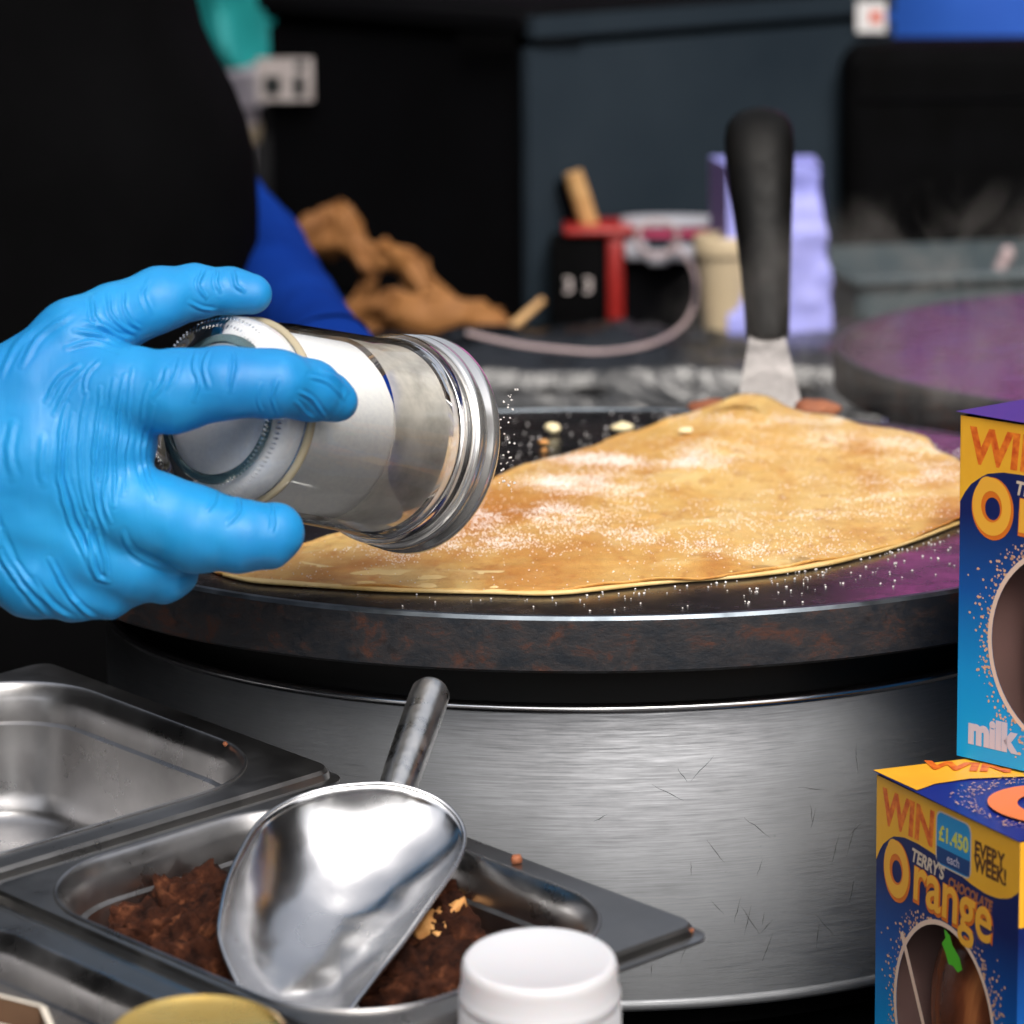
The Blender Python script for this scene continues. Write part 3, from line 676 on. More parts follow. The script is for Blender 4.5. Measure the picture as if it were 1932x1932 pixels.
WR = [  # wrinkle lines on a 1591-px enlargement, (points, amplitude, width)
    ([(520, 700), (490, 900), (480, 1100), (470, 1250), (500, 1350)], 3.0, 5), ([(565, 680), (535, 900), (520, 1100), (520, 1280)], 3.2, 5), ([(460, 740), (430, 950), (425, 1150), (440, 1300), (480, 1400)], 3.2, 5),
    ([(600, 650), (580, 900), (565, 1100), (560, 1230)], 2.4, 4.5), ([(680, 720), (640, 900), (640, 1080), (690, 1230)], 2.6, 5), ([(300, 820), (270, 1000), (268, 1150), (300, 1300), (380, 1480), (440, 1610)], 3.8, 6),
    ([(330, 860), (300, 1010), (300, 1150), (345, 1310), (420, 1470), (470, 1580)], 2.6, 5), ([(395, 760), (365, 900), (360, 1080), (380, 1250), (440, 1400)], 2.4, 5),
    ([(490, 800), (462, 1000), (455, 1160)], 2.2, 4), ([(700, 820), (668, 960), (668, 1100), (720, 1250)], 2.2, 4.5), ([(360, 640), (265, 700), (210, 800)], 3.2, 6), ([(400, 650), (310, 740), (250, 860)], 2.2, 6),
    ([(450, 620), (400, 680), (380, 760)], 2.4, 5), ([(420, 330), (430, 420), (520, 500), (600, 520)], 3.8, 6), ([(490, 310), (500, 400), (560, 460), (610, 490)], 3.0, 5), ([(560, 300), (560, 370), (600, 440), (640, 470)], 2.4, 5),
    ([(340, 480), (450, 500), (560, 545)], 3.4, 6), ([(300, 560), (420, 530), (560, 565)], 2.8, 6), ([(380, 440), (480, 470), (575, 525)], 2.6, 5),
    ([(0, 1390), (60, 1540), (170, 1680), (300, 1790)], 4.5, 7), ([(0, 1490), (100, 1650), (220, 1780)], 3.6, 7), ([(220, 1520), (290, 1640), (370, 1740), (440, 1790)], 4.2, 6), ([(150, 1620), (230, 1720), (330, 1790)], 3.2, 6),
    ([(395, 1320), (400, 1450), (440, 1590), (490, 1620)], 4.2, 6), ([(440, 1400), (470, 1500), (490, 1600)], 3.2, 5), ([(-60, 1200), (-20, 1400), (60, 1600)], 4, 8), ([(60, 900), (40, 1000), (60, 1150)], 2.4, 9), ([(200, 960), (180, 1080), (200, 1180)], 2.0, 8),
    ([(900, 575), (885, 650), (905, 720), (880, 800)], 2.6, 5), ([(955, 570), (930, 650), (945, 740)], 2.4, 5), ([(1060, 570), (1065, 660), (1045, 760)], 2.8, 5), ([(1260, 700), (1235, 780), (1260, 860)], 2.4, 4.5), ([(1180, 720), (1170, 800), (1190, 850)], 1.8, 4),
    ([(1360, 760), (1420, 800), (1480, 880)], 3.4, 5), ([(1400, 690), (1500, 720), (1560, 790)], 3.2, 5), ([(1340, 800), (1380, 850), (1420, 880)], 2.4, 5), ([(1460, 660), (1540, 700), (1590, 760)], 2.4, 5),
    ([(1080, 1230), (1085, 1300), (1040, 1360)], 2.8, 5), ([(1240, 1260), (1245, 1340), (1235, 1390)], 2.2, 4), ([(980, 1200), (975, 1260), (940, 1300)], 2.0, 5), ([(760, 650), (740, 720), (700, 780)], 2.2, 5), ([(820, 600), (800, 680), (760, 740)], 1.6, 5),
    ([(930, 200), (900, 270), (935, 330)], 2.8, 5), ([(1000, 200), (985, 260), (1000, 300)], 2.6, 5), ([(1060, 205), (1075, 270), (1110, 300)], 2.8, 5), ([(860, 350), (920, 380), (980, 390)], 2.0, 4.5), ([(680, 240), (650, 320), (690, 400)], 1.8, 5),
    ([(100, 640), (190, 500), (330, 400)], 2.4, 7), ([(0, 700), (60, 560), (200, 440)], 2, 8), ([(560, 1400), (600, 1480), (700, 1540), (830, 1580)], 3.0, 7)]
disp = np.zeros(len(hv)); hx, hy = hv[:, 0], hv[:, 1]
jit = (fbm(np.stack([hx / 45, hy / 45, hx * 0], -1), 3, 4) - .5) * 9
for pts, amp, wd in WR:
    q = spline([(a * .415, b * .415 + 424.5, 0) for a, b in pts], 26)[:, :2]; d2 = np.full(len(hv), 1e9); par = np.zeros(len(hv))
    bbm = (hx > q[:, 0].min() - 40) & (hx < q[:, 0].max() + 40) & (hy > q[:, 1].min() - 40) & (hy < q[:, 1].max() + 40); ii = np.where(bbm)[0]
    px_, py_ = hx[ii] + jit[ii], hy[ii]; best = np.full(len(ii), 1e9); bt = np.zeros(len(ii))
    for s in range(len(q) - 1):
        a, b = q[s], q[s + 1]; ab = b - a; h = np.clip(((px_ - a[0]) * ab[0] + (py_ - a[1]) * ab[1]) / (ab @ ab + 1e-9), 0, 1)
        dd = np.hypot(px_ - a[0] - h * ab[0], py_ - a[1] - h * ab[1]); m_ = dd < best; best[m_] = dd[m_]; bt[m_] = (s + h[m_]) / (len(q) - 1)
    fade = np.clip(np.sin(np.pi * np.clip(bt, 0.03, .97)) * 1.4, 0, 1) ** .7
    wd *= .62
    disp[ii] += fade * amp * (1.15 * np.exp(-(best / wd) ** 2) - .75 * np.exp(-((best - 2.1 * wd) / (wd * .9)) ** 2))
front = np.clip(-hn[:, 2] * 2 + .3, 0, 1)
hv = hv + hn * (disp * front * .85 + (fbm(hv / 60., 2, 17) - .5) * 6.0)[:, None]
W3 = CAM + (T0 + hv[:, 2:3] * ZS) * (FW + ((hv[:, 0:1] - 966) / FPX) * RT - ((hv[:, 1:2] - 966) / FPX) * UP)
# person stands in the aisle behind the front counter, left of the griddle
per = empty('person', (-.34, .42, -.9), 'person in black apron and blue sleeve, gloved hand tipping the sugar jar', 'person')
mesh('glove', W3, hf, M_glove, per)

def torso_ring(z, xr, rx, ry, yc, n_=72, dx=0):
    out = []
    for k in range(n_):
        a = 2 * math.pi * k / n_; cx, sy = math.cos(a), math.sin(a)
        x = xr - rx + rx * math.copysign(abs(cx) ** .85, cx); y = yc + ry * math.copysign(abs(sy) ** .9, sy)
        out.append((x, y, z))
    return out
TY = .42
rings = []
prow = [(-200, 300), (-100, 325), (0, 358), (60, 372), (120, 400), (180, 432), (240, 456), (300, 470), (360, 477), (420, 480), (520, 478), (640, 470), (800, 440), (1000, 400)]
for py_, px_ in prow[::-1]:
    p = at_y(px_, py_, TY - .03); rings.append(torso_ring(p[2], p[0], .19, .125, TY))
zt = rings[-1][0][2]; xr = at_y(300, -200, TY)[0]
rings += [torso_ring(zt + .08, xr - .02, .19, .125, TY), torso_ring(zt + .17, xr - .04, .18, .115, TY), torso_ring(zt + .22, xr - .10, .12, .08, TY), torso_ring(zt + .25, xr - .16, .055, .055, TY), torso_ring(zt + .31, xr - .165, .05, .05, TY)]
lower = [torso_ring(-.88, -.17, .17, .11, TY), torso_ring(-.5, -.165, .175, .115, TY), torso_ring(-.1, -.165, .18, .12, TY)]
loft('apron', lower + rings, M_apron, per, (True, True))
# right arm, black sleeve, from shoulder to the glove wrist off to the left
sh = np.array([xr - .33, TY - .02, zt + .10]); wr = P(-255, 890, T0 + 80 * ZS); el = np.array([wr[0] - .16, -.05, wr[2] + .02])
arm = spline([sh, (sh + el) / 2 + [-.03, 0, .01], el, (el + wr) / 2, wr + (wr - el) * .06], 28)
tube('black_sleeve', arm, list(np.interp(np.linspace(0, 1, 28), [0, .5, 1], [.062, .05, .034])), M_apron, per, 32)
# left arm in blue sleeve reaching down behind the jar
sl = [(290, 220, 2.10, 100), (398, 377, 2.07, 100), (461, 455, 2.03, 97), (526, 542, 1.94, 92), (592, 636, 1.82, 83), (645, 702, 1.73, 74), (690, 757, 1.665, 60)]
cp = spline([tuple(P(a, b, c_)) + (d_ * c_ / FPX,) for a, b, c_, d_ in sl], 70)
svv, sff = tube_vf([c_[:3] for c_ in cp], [c_[3] for c_ in cp], 72)
svv = np.array(svv); ctr = np.repeat(cp[:, :3], 72, 0); nr = svv - ctr; nr /= np.linalg.norm(nr, axis=1)[:, None]
along = np.repeat(np.linspace(0, 1, 70), 72); ang = np.tile(np.linspace(0, 2 * np.pi, 72, endpoint=False), 70)
fold = .0026 * np.sin(along * 34 + 1.5 * np.sin(ang) + 2.2 * vnoise(svv * 25, 3)) * np.clip(vnoise(svv * 14, 6) * 2 - .5, 0, 1) + .008 * (fbm(svv * 26, 3, 12) - .5)
svv = svv + nr * fold[:, None] + nr * (.0022 * np.exp(-((along - .78) / .02) ** 2))[:, None]
mesh('blue_sleeve', svv, sff, M_sleeve, per)
sm = [svv[49 * 72 + k] + nr[49 * 72 + k] * .0003 + (cp[53, :3] - cp[49, :3]) * (.5 + .5 * math.sin(k / 72 * 2 * math.pi)) for k in range(72)]
tube('sleeve_seam', sm + [sm[0]], .0007, M_seam, per, 6)
# ------------------------------------------------------------------ gastronorm pans
PT = P(615, 1470, 1.33); TH, AL = .8264, .084
Rx = np.array([[1, 0, 0], [0, math.cos(AL), -math.sin(AL)], [0, math.sin(AL), math.cos(AL)]])
PU = Rx @ np.array([math.cos(TH), -math.sin(TH), 0]); PV = Rx @ np.array([-math.sin(TH), -math.cos(TH), 0]); PN = np.cross(PV, PU); PN = PN if PN[2] > 0 else -PN
PW, PH = .1726, .1364
def rrect(w_, h_, r, n_=16):
    pts = []
    for cx, cy, a0 in ((w_ / 2 - r, h_ / 2 - r, 0), (-w_ / 2 + r, h_ / 2 - r, 90), (-w_ / 2 + r, -h_ / 2 + r, 180), (w_ / 2 - r, -h_ / 2 + r, 270)):
        for k in range(n_ + 1):
            a = math.radians(a0 + 90 * k / n_); pts.append((cx + r * math.cos(a), cy + r * math.sin(a)))
    return pts
def pan(label, u0, v0, w_, h_, depth=.05, ro=.038):
    c0 = PT + PU * (u0 + w_ / 2) + PV * (v0 + h_ / 2)
    e = empty('steel_pan', c0 - PN * depth, label, 'food pan', 'gastronorm pans in the rack')
    def ring(w2, h2, r, z): return [c0 + PU * x + PV * y + PN * z for x, y in rrect(w2, h2, r)]
    f = .0085; sh5 = PU * -.003 + PV * .003; c9 = c0 + sh5
    def ring5(w2, h2, r, z): return [c9 + PU * x + PV * y + PN * z for x, y in rrect(w2, h2, r)]
    rim = [ring(w_ + .001, h_ + .001, .007, -.0046), ring(w_ + .001, h_ + .001, .007, -.0038), ring(w_ - .004, h_ - .004, .006, -.0034), ring(w_ - .0048, h_ - .0048, .006, -.0012), ring(w_ - .0065, h_ - .0065, .006, 0),
           ring5(w_ - 2 * f, h_ - 2 * f, ro, 0)]
    loft('flange', rim, M_pan, e, sharp=14)
    wi = [ring5(w_ - 2 * f, h_ - 2 * f, ro, .00002)] + [ring5(w_ - 2 * f - 2 * .0048 * (1 - math.cos(q)), h_ - 2 * f - 2 * .0048 * (1 - math.cos(q)), ro - .0048 * (1 - math.cos(q)), .0012 * math.sin(2 * q) - .0050 * (1 - math.cos(q)) ** 1.5) for q in np.linspace(.15, math.pi / 2, 9)]
    g = 2 * f + .0096
    wi += [ring5(w_ - g - .002, h_ - g - .002, ro - .006, -.012), ring5(w_ - g - .005, h_ - g - .005, ro - .007, -.0128), ring5(w_ - g - .012, h_ - g - .012, ro - .009, -depth + .010),
          ring5(w_ - g - .016, h_ - g - .016, ro - .011, -depth + .004), ring5(w_ - g - .024, h_ - g - .024, ro - .014, -depth), ring5(.01, .01, .004, -depth - .0004)]
    loft('bowl', wi, M_panwear, e, (False, True), sharp=50)
    return c0
cA = pan('empty steel food pan at the left edge behind the brownie pan', -.004 - .160, -.012, .160, PH + .03, .045)
cB = pan('steel food pan of chocolate brownie chunks with the scoop in it', 0, 0, PW, PH, .05)
cC = pan('steel food pan in the front left corner beside the gold lid', 0.0, PH + .003, PW, PH, .05)
# rack frame under the pans
rk = empty('pan_rack', (PT[0], PT[1] - .1, CT), 'dark metal rack carrying the three steel food pans', 'rack')
for uu, vv_ in ((-.13, .03), (-.13, PH * 1.6), (.06, PH * 1.02), (.06, PH * 1.9)):
    p = PT + PU * uu + PV * vv_ - PN * .058; tube('leg', [(p[0], p[1], CT), tuple(p)], .004, M_black, rk, 10)
for (a, b) in (((-.15, .04), (PW * .8, .04)), ((-.15, PH * .8), (PW * .8, PH * .8)), ((.02, PH * 1.3), (PW * .9, PH * 1.3)), ((.02, PH * 1.8), (PW * .9, PH * 1.8)), ((-.13, .02), (-.13, PH)), ((.06, .02), (.06, PH * 2))):
    p1 = PT + PU * a[0] + PV * a[1] - PN * .0545; p2 = PT + PU * b[0] + PV * b[1] - PN * .0545
    tube('rail', [p1, p2], .0035, M_black, rk, 10)

# brownie chunks
def chunk(c_, s, m_, seed, label, cat='brownie chunk'):
    bm = bmesh.new(); bmesh.ops.create_cube(bm, size=2); bmesh.ops.subdivide_edges(bm, edges=bm.edges, cuts=15, use_grid_fill=True)
    rs = np.random.default_rng(seed); sc = rs.uniform(.75, 1.25, 3) * s; rot = Matrix.Rotation(rs.uniform(0, 6.28), 3, 'Z') @ Matrix.Rotation(rs.uniform(-.7, .7), 3, 'X') @ Matrix.Rotation(rs.uniform(-.6, .6), 3, 'Y')
    co_ = np.array([v.co[:] for v in bm.verts]); nrm = co_ / np.linalg.norm(co_, axis=1)[:, None]
    co_ = co_ * .62 + nrm * .45
    co_ = co_ + nrm * ((fbm(co_ * 1.6 + seed * 7, 3, seed) - .5) * 1.0)[:, None] + nrm * ((np.abs(fbm(co_ * 3.5 + seed, 3, seed + 5) - .5) - .12) * .75)[:, None] + nrm * ((fbm(co_ * 12 + seed, 2, seed + 9) - .5) * .24)[:, None]
    co_ = co_ * sc; R_ = np.array(rot); co_ = co_ @ R_.T
    for v, q in zip(bm.verts, co_): v.co = q
    o = bm_obj('brownie_chunk', bm, m_, None, True); o.location = tuple(c_); return tag(o, label, cat, 'brownie chunks in the pan')
CH = [(345, 1765, .0115, 0, 'tall brownie chunk leaning highest at the left of the pan'), (290, 1790, .009, 0, 'small reddish brownie chunk furthest left in the pan'), (380, 1812, .011, 0, 'dark brownie chunk in front of the tall left one'),
      (345, 1830, .010, -1, 'dark brownie chunk low at the left wall of the pan'), (385, 1868, .0095, 0, 'brownie chunk beside the left tip of the scoop'), 
      (842, 1752, .0100, 0, 'dark brownie chunk right of the scoop at the back'), (850, 1810, .010, 0, 'crumbly brownie chunk behind the white lid'), (812, 1802, .0085, 1, 'orange toffee chunk right of the scoop blade'),
      (785, 1868, .009, 0, 'brownie chunk below the orange toffee piece'), (810, 1880, .011, 0, 'brownie chunk at the front wall right of scoop'),
      (875, 1770, .009, 0, 'brownie chunk furthest right in the pan')]
def on_pan(px, py, h):   # point on a plane h above the pan floor
    q0 = cB - PN * (.05 - h); d = ray(px, py); t = ((q0 - CAM) @ PN) / (d @ PN); return CAM + d * t
for i, (x, y, s, k, lb) in enumerate(CH):
    chunk(on_pan(x, y, .019 + (0 if k < 0 else .003)), s * 1.28, M_orangechunk if k == 1 else M_brownie, i + 3, lb)
def small(name, px, py, r, m_, label, plane_h=.0502, cat='crumb', group='brownie crumbs on the pan rims'):
    bm = bmesh.new(); bmesh.ops.create_icosphere(bm, subdivisions=2, radius=r)
    for v in bm.verts: v.co *= .8 + .5 * random.random()
    o = bm_obj(name, bm, m_, None, True); o.location = tuple(on_pan(px, py, plane_h) + PN * r * .7); tag(o, label, cat, group)
small('crumb', 974, 1628, .0016, M_rust, 'largest reddish crumb on the back rim of the brownie pan')
small('crumb', 425, 1407, .0008, M_rust, 'tiny red crumb on the dark rim between the pans')
small('crumb', 563, 1511, .0007, M_rust, 'tiny crumb on the rim just left of the scoop back')
small('crumb', 1305, 1758, .0006, M_rust, 'tiny crumb on the right corner of the pan rim')

# ------------------------------------------------------------------ scoop
sc_e = empty('scoop', P(640, 1700, 1.25), 'polished aluminium scoop lying bowl-up in the brownie pan', 'scoop')
RIM = [(655, 1482, 1.297), (740, 1480, 1.300), (820, 1505, 1.300), (865, 1545, 1.296), (876, 1588, 1.290), (858, 1636, 1.280), (815, 1700, 1.265), (762, 1775, 1.248), (715, 1835, 1.236), (680, 1880, 1.228), (650, 1912, 1.223), (590, 1915, 1.221), (520, 1908, 1.222), (468, 1885, 1.226), (440, 1840, 1.232), (418, 1785, 1.240), (414, 1745, 1.246),
       (428, 1668, 1.260), (455, 1605, 1.272), (492, 1548, 1.284), (545, 1512, 1.292), (600, 1492, 1.296)]
RIM = [(a, b, c_ - .030) for a, b, c_ in RIM]
rp = closed_spline([(a, b, c_ * 1000) for a, b, c_ in RIM], 160)
rim3 = np.array([P(a, b, c_ / 1000) for a, b, c_ in rp])
# rim plane frame
cx = rim3.mean(0); uu_, ss_, vt = np.linalg.svd(rim3 - cx); nrm = vt[2]; nrm = nrm if nrm @ FW > 0 else -nrm     # points away from viewer (down into the pan)
long_ = P(560, 1900, 1.194) - P(745, 1500, 1.267); long_ /= np.linalg.norm(long_); side = np.cross(nrm, long_)
bowl_c = P(652, 1640, 1.241)
bowl_c = bowl_c - nrm * ((bowl_c - cx) @ nrm); hh = (rim3 - cx) @ nrm; hh_m = hh.mean(); long_ = long_ - nrm * (long_ @ nrm); long_ /= np.linalg.norm(long_); side = np.cross(nrm, long_)
vs_ = []; deps = []; NRr = 44
aL = max((p - bowl_c) @ long_ for p in rim3); aM = -min((p - bowl_c) @ long_ for p in rim3); bS = .5 * (max((p - bowl_c) @ side for p in rim3) - min((p - bowl_c) @ side for p in rim3)) / np.linalg.norm(side)
for i in range(NRr):
    r = 1 - i / NRr
    for k in range(160):
        p = bowl_c + (rim3[k] - nrm * hh[k] - bowl_c) * r + nrm * (hh[k] * r ** 2.5); w_ = p - bowl_c; x_ = (w_ @ long_); y_ = (w_ @ side) / np.linalg.norm(side)
        E_ = 1 - (x_ / (.5 * (aL + aM))) ** 2 - (y_ / bS) ** 2; q_ = r * r * (3 - 2 * r)
        vs_.append(p); deps.append(.0205 * (E_ * (1 - q_) + (1 - r ** 2.4) * q_))
vs_ = np.array(vs_); GN = 90; sdn = side / np.linalg.norm(side); rx_ = (rim3 - bowl_c) @ long_; ry_ = (rim3 - bowl_c) @ sdn
gxs = np.linspace(rx_.min() - .002, rx_.max() + .002, GN); gys = np.linspace(ry_.min() - .002, ry_.max() + .002, GN); GX, GY = np.meshgrid(gxs, gys, indexing='ij')
ins = np.zeros(GX.shape, bool)
for k in range(160):
    x1, y1, x2, y2 = rx_[k], ry_[k], rx_[(k + 1) % 160], ry_[(k + 1) % 160]
    ins ^= ((y1 > GY) != (y2 > GY)) & (GX < (x2 - x1) * (GY - y1) / (y2 - y1 + 1e-15) + x1)
ph = np.zeros(GX.shape)
for _ in range(4500):
    ph[1:-1, 1:-1] = np.where(ins[1:-1, 1:-1], .25 * (ph[2:, 1:-1] + ph[:-2, 1:-1] + ph[1:-1, 2:] + ph[1:-1, :-2]) + 1., 0)
ph = (ph / ph.max()) ** .78
for _ in range(3): ph[1:-1, 1:-1] = .5 * ph[1:-1, 1:-1] + .125 * (ph[2:, 1:-1] + ph[:-2, 1:-1] + ph[1:-1, 2:] + ph[1:-1, :-2])
fx = np.interp((vs_ - bowl_c) @ long_, gxs, np.arange(GN)); fy = np.interp((vs_ - bowl_c) @ sdn, gys, np.arange(GN)); ix = np.clip(fx.astype(int), 0, GN - 2); iy = np.clip(fy.astype(int), 0, GN - 2); tx, ty = fx - ix, fy - iy
dp = (ph[ix, iy] * (1 - tx) * (1 - ty) + ph[ix + 1, iy] * tx * (1 - ty) + ph[ix, iy + 1] * (1 - tx) * ty + ph[ix + 1, iy + 1] * tx * ty).reshape(NRr, 160) * .0205
dp[0] = 0
vs_ = vs_ + nrm * dp.reshape(-1, 1)
# soft dents
vs_ = vs_ + nrm * ((fbm(vs_ * 36, 3, 2) - .5) * .0050 * np.repeat(np.linspace(0, 1, NRr) ** .6, 160))[:, None]
fs_ = [[i * 160 + k, i * 160 + (k + 1) % 160, (i + 1) * 160 + (k + 1) % 160, (i + 1) * 160 + k] for i in range(NRr - 1) for k in range(160)] + [[(NRr - 1) * 160 + k for k in range(160)]]
bw = mesh('bowl', vs_, fs_, M_alu, sc_e)
so_ = bw.modifiers.new('thickness', 'SOLIDIFY'); so_.thickness = .0011; so_.offset = 0
tube('rolled_rim', list(rim3) + [rim3[0]], .00075, M_alu, sc_e, 8)
hb, ht = P(746, 1496, 1.276), P(816, 1297, 1.312)
hd = (ht - hb) / np.linalg.norm(ht - hb); hl = np.linalg.norm(ht - hb)
lathe('handle', [(.0056, -.002), (.0058, .004), (.0060, .010), (.0062, hl * .5), (.0063, hl - .006), (.0061, hl - .0025), (.0050, hl - .0006), (.0025, hl), (0, hl)], M_aluh, sc_e, 48, hb, hd, sharp=60)

# ------------------------------------------------------------------ white tub, gold-lidded jar, card
def tilt_axis(deg=5): a = math.radians(deg); return np.array([0, -math.sin(a), math.cos(a)])
tc = at_z(1018, 1808, .112); ax = tilt_axis(8)
tb = empty('white_tub', (tc[0], tc[1], CT), 'white plastic tub with ribbed screw lid in the front', 'tub')
Rl = 152 / FPX * np.dot(tc - CAM, FW)
# ribbed skirt
prof = [(0, -.0003), (Rl * .84, -.0002), (Rl * .875, .0001), (Rl * .92, 0), (Rl * .955, -.0010), (Rl * .972, -.0028), (Rl * .978, -.0082), (Rl * 1.000, -.0090), (Rl * 1.012, -.0100), (Rl * 1.012, -.0112), (Rl * .998, -.0122)]
lathe('lid', prof, M_lid, tb, 96, tc, ax, sharp=50)
u2, v2, d2 = basis(ax); rv = []; rings = []
for s_, kf in ((-.0122, .985), (-.0130, .99), (-.034, 1.), (-.0348, .97)):
    rings.append([tc + d2 * s_ + (Rl * 1.0 * kf + (.0005 if k % 4 < 2 else 0)) * (math.cos(2 * math.pi * k / 480) * u2 + math.sin(2 * math.pi * k / 480) * v2) for k in range(480)])
loft('ribbed_skirt', rings, M_lid, tb, sharp=30)
lathe('body', [(Rl * .94, -.0348), (Rl * .96, -.040), (Rl * .96, -.1075), (Rl * .9, -.1085), (0, -.1085)], M_lid, tb, 96, tc, ax)
gc = at_z(372, 1948, .108); Rg = 176 / FPX * np.dot(gc - CAM, FW)
gj = empty('gold_lidded_jar', (gc[0], gc[1], CT), 'jar with a shiny gold screw lid at the bottom edge', 'jar')
gax = tilt_axis(8)
lathe('lid', [(0, -.0012), (Rg * .80, -.0012), (Rg * .86, -.0004), (Rg * .91, .0003), (Rg * .965, -.0006), (Rg, -.0035), (Rg, -.0100), (Rg * 1.012, -.0108), (Rg * .99, -.0118)], M_gold, gj, 96, gc, gax, sharp=60)
lathe('body', [(Rg * .92, -.0118), (Rg * 1.02, -.020), (Rg * 1.03, -.088), (Rg * .9, -.099), (0, -.1)], M_jampot, gj, 72, gc, gax)
# open card carton in the bottom-left corner, its pale edge showing
e0, e1, e2 = at_z(-60, 1868, .105), at_z(75, 1902, .105), at_z(100, 1960, .105)
cx_ = empty('card_carton', (e1[0] - .03, e1[1] - .02, CT), 'open brown carton with pale cut edge in the bottom left corner', 'carton')
M_card = noisy('brown_card', (.14, .075, .04), (.2, .11, .06), 40, .8)
def wall_seg(a, b, name='side_panel'):
    a = V(a); b = V(b); d = (b - a) / np.linalg.norm(b - a); nn2 = np.array([-d[1], d[0], 0]) * .0016
    z0 = CT; vs2 = [(*(a[:2]), z0), (*(b[:2]), z0), (*(b[:2]), .105), (*(a[:2]), .105)]; vs2 = [V(q) for q in vs2]; vs2 = vs2 + [q + nn2 for q in vs2]
    mesh(name, vs2, [[0, 1, 2, 3], [7, 6, 5, 4], [0, 4, 5, 1], [1, 5, 6, 2], [3, 0, 4, 7][::-1]], M_card, cx_, False)
    t_ = [vs2[3], vs2[2], vs2[6], vs2[7]]; mesh('cut_edge', [q + [0, 0, .0004] for q in t_], [[0, 1, 2, 3]], M_cardw, cx_, False)
wall_seg(e0, e1); wall_seg(e1, e2); e3 = e0 + (e2 - e1); wall_seg(e2, e3); wall_seg(e3, e0)

# ------------------------------------------------------------------ chocolate boxes
BH, BW, BD = .110, .0875, .085
ZT = CT + BH
def flat(name, pts, m_, parent, y=-.0002):
    """flat print polygon on the front face; pts = (x, z) local"""
    y = y * .25
    return mesh(name, [(x, y, z) for x, z in pts], [list(range(len(pts)))], m_, parent, False, False)
def ftext(name, body, x, z, size, m_, parent, y=-.0004, shear=0., offset=0., sx=1., rot=0., plane='front', align='LEFT'):
    cu = bpy.data.curves.new(name, 'FONT'); cu.body = body; cu.size = size; cu.shear = shear; cu.offset = offset; cu.align_x = align
    cu.extrude = .00001; cu.materials.append(m_); o = bpy.data.objects.new(name, cu); COL.objects.link(o); o.parent = parent
    o.scale = (sx, 1, 1)
    bpy.context.view_layer.update()
    me = bpy.data.meshes.new_from_object(o.evaluated_get(bpy.context.evaluated_depsgraph_get())); bpy.data.objects.remove(o); bpy.data.curves.remove(cu)
    y = y * .25 if plane == 'front' else y
    me.materials.clear(); me.materials.append(m_); o = bpy.data.objects.new(name, me); COL.objects.link(o); o.parent = parent; o.scale = (sx, 1, 1)
    if plane == 'front': o.location = (x, y, z); o.rotation_euler = (math.pi / 2, -rot, 0)
    else: o.location = (x, z, y); o.rotation_euler = (0, 0, rot)
    return o
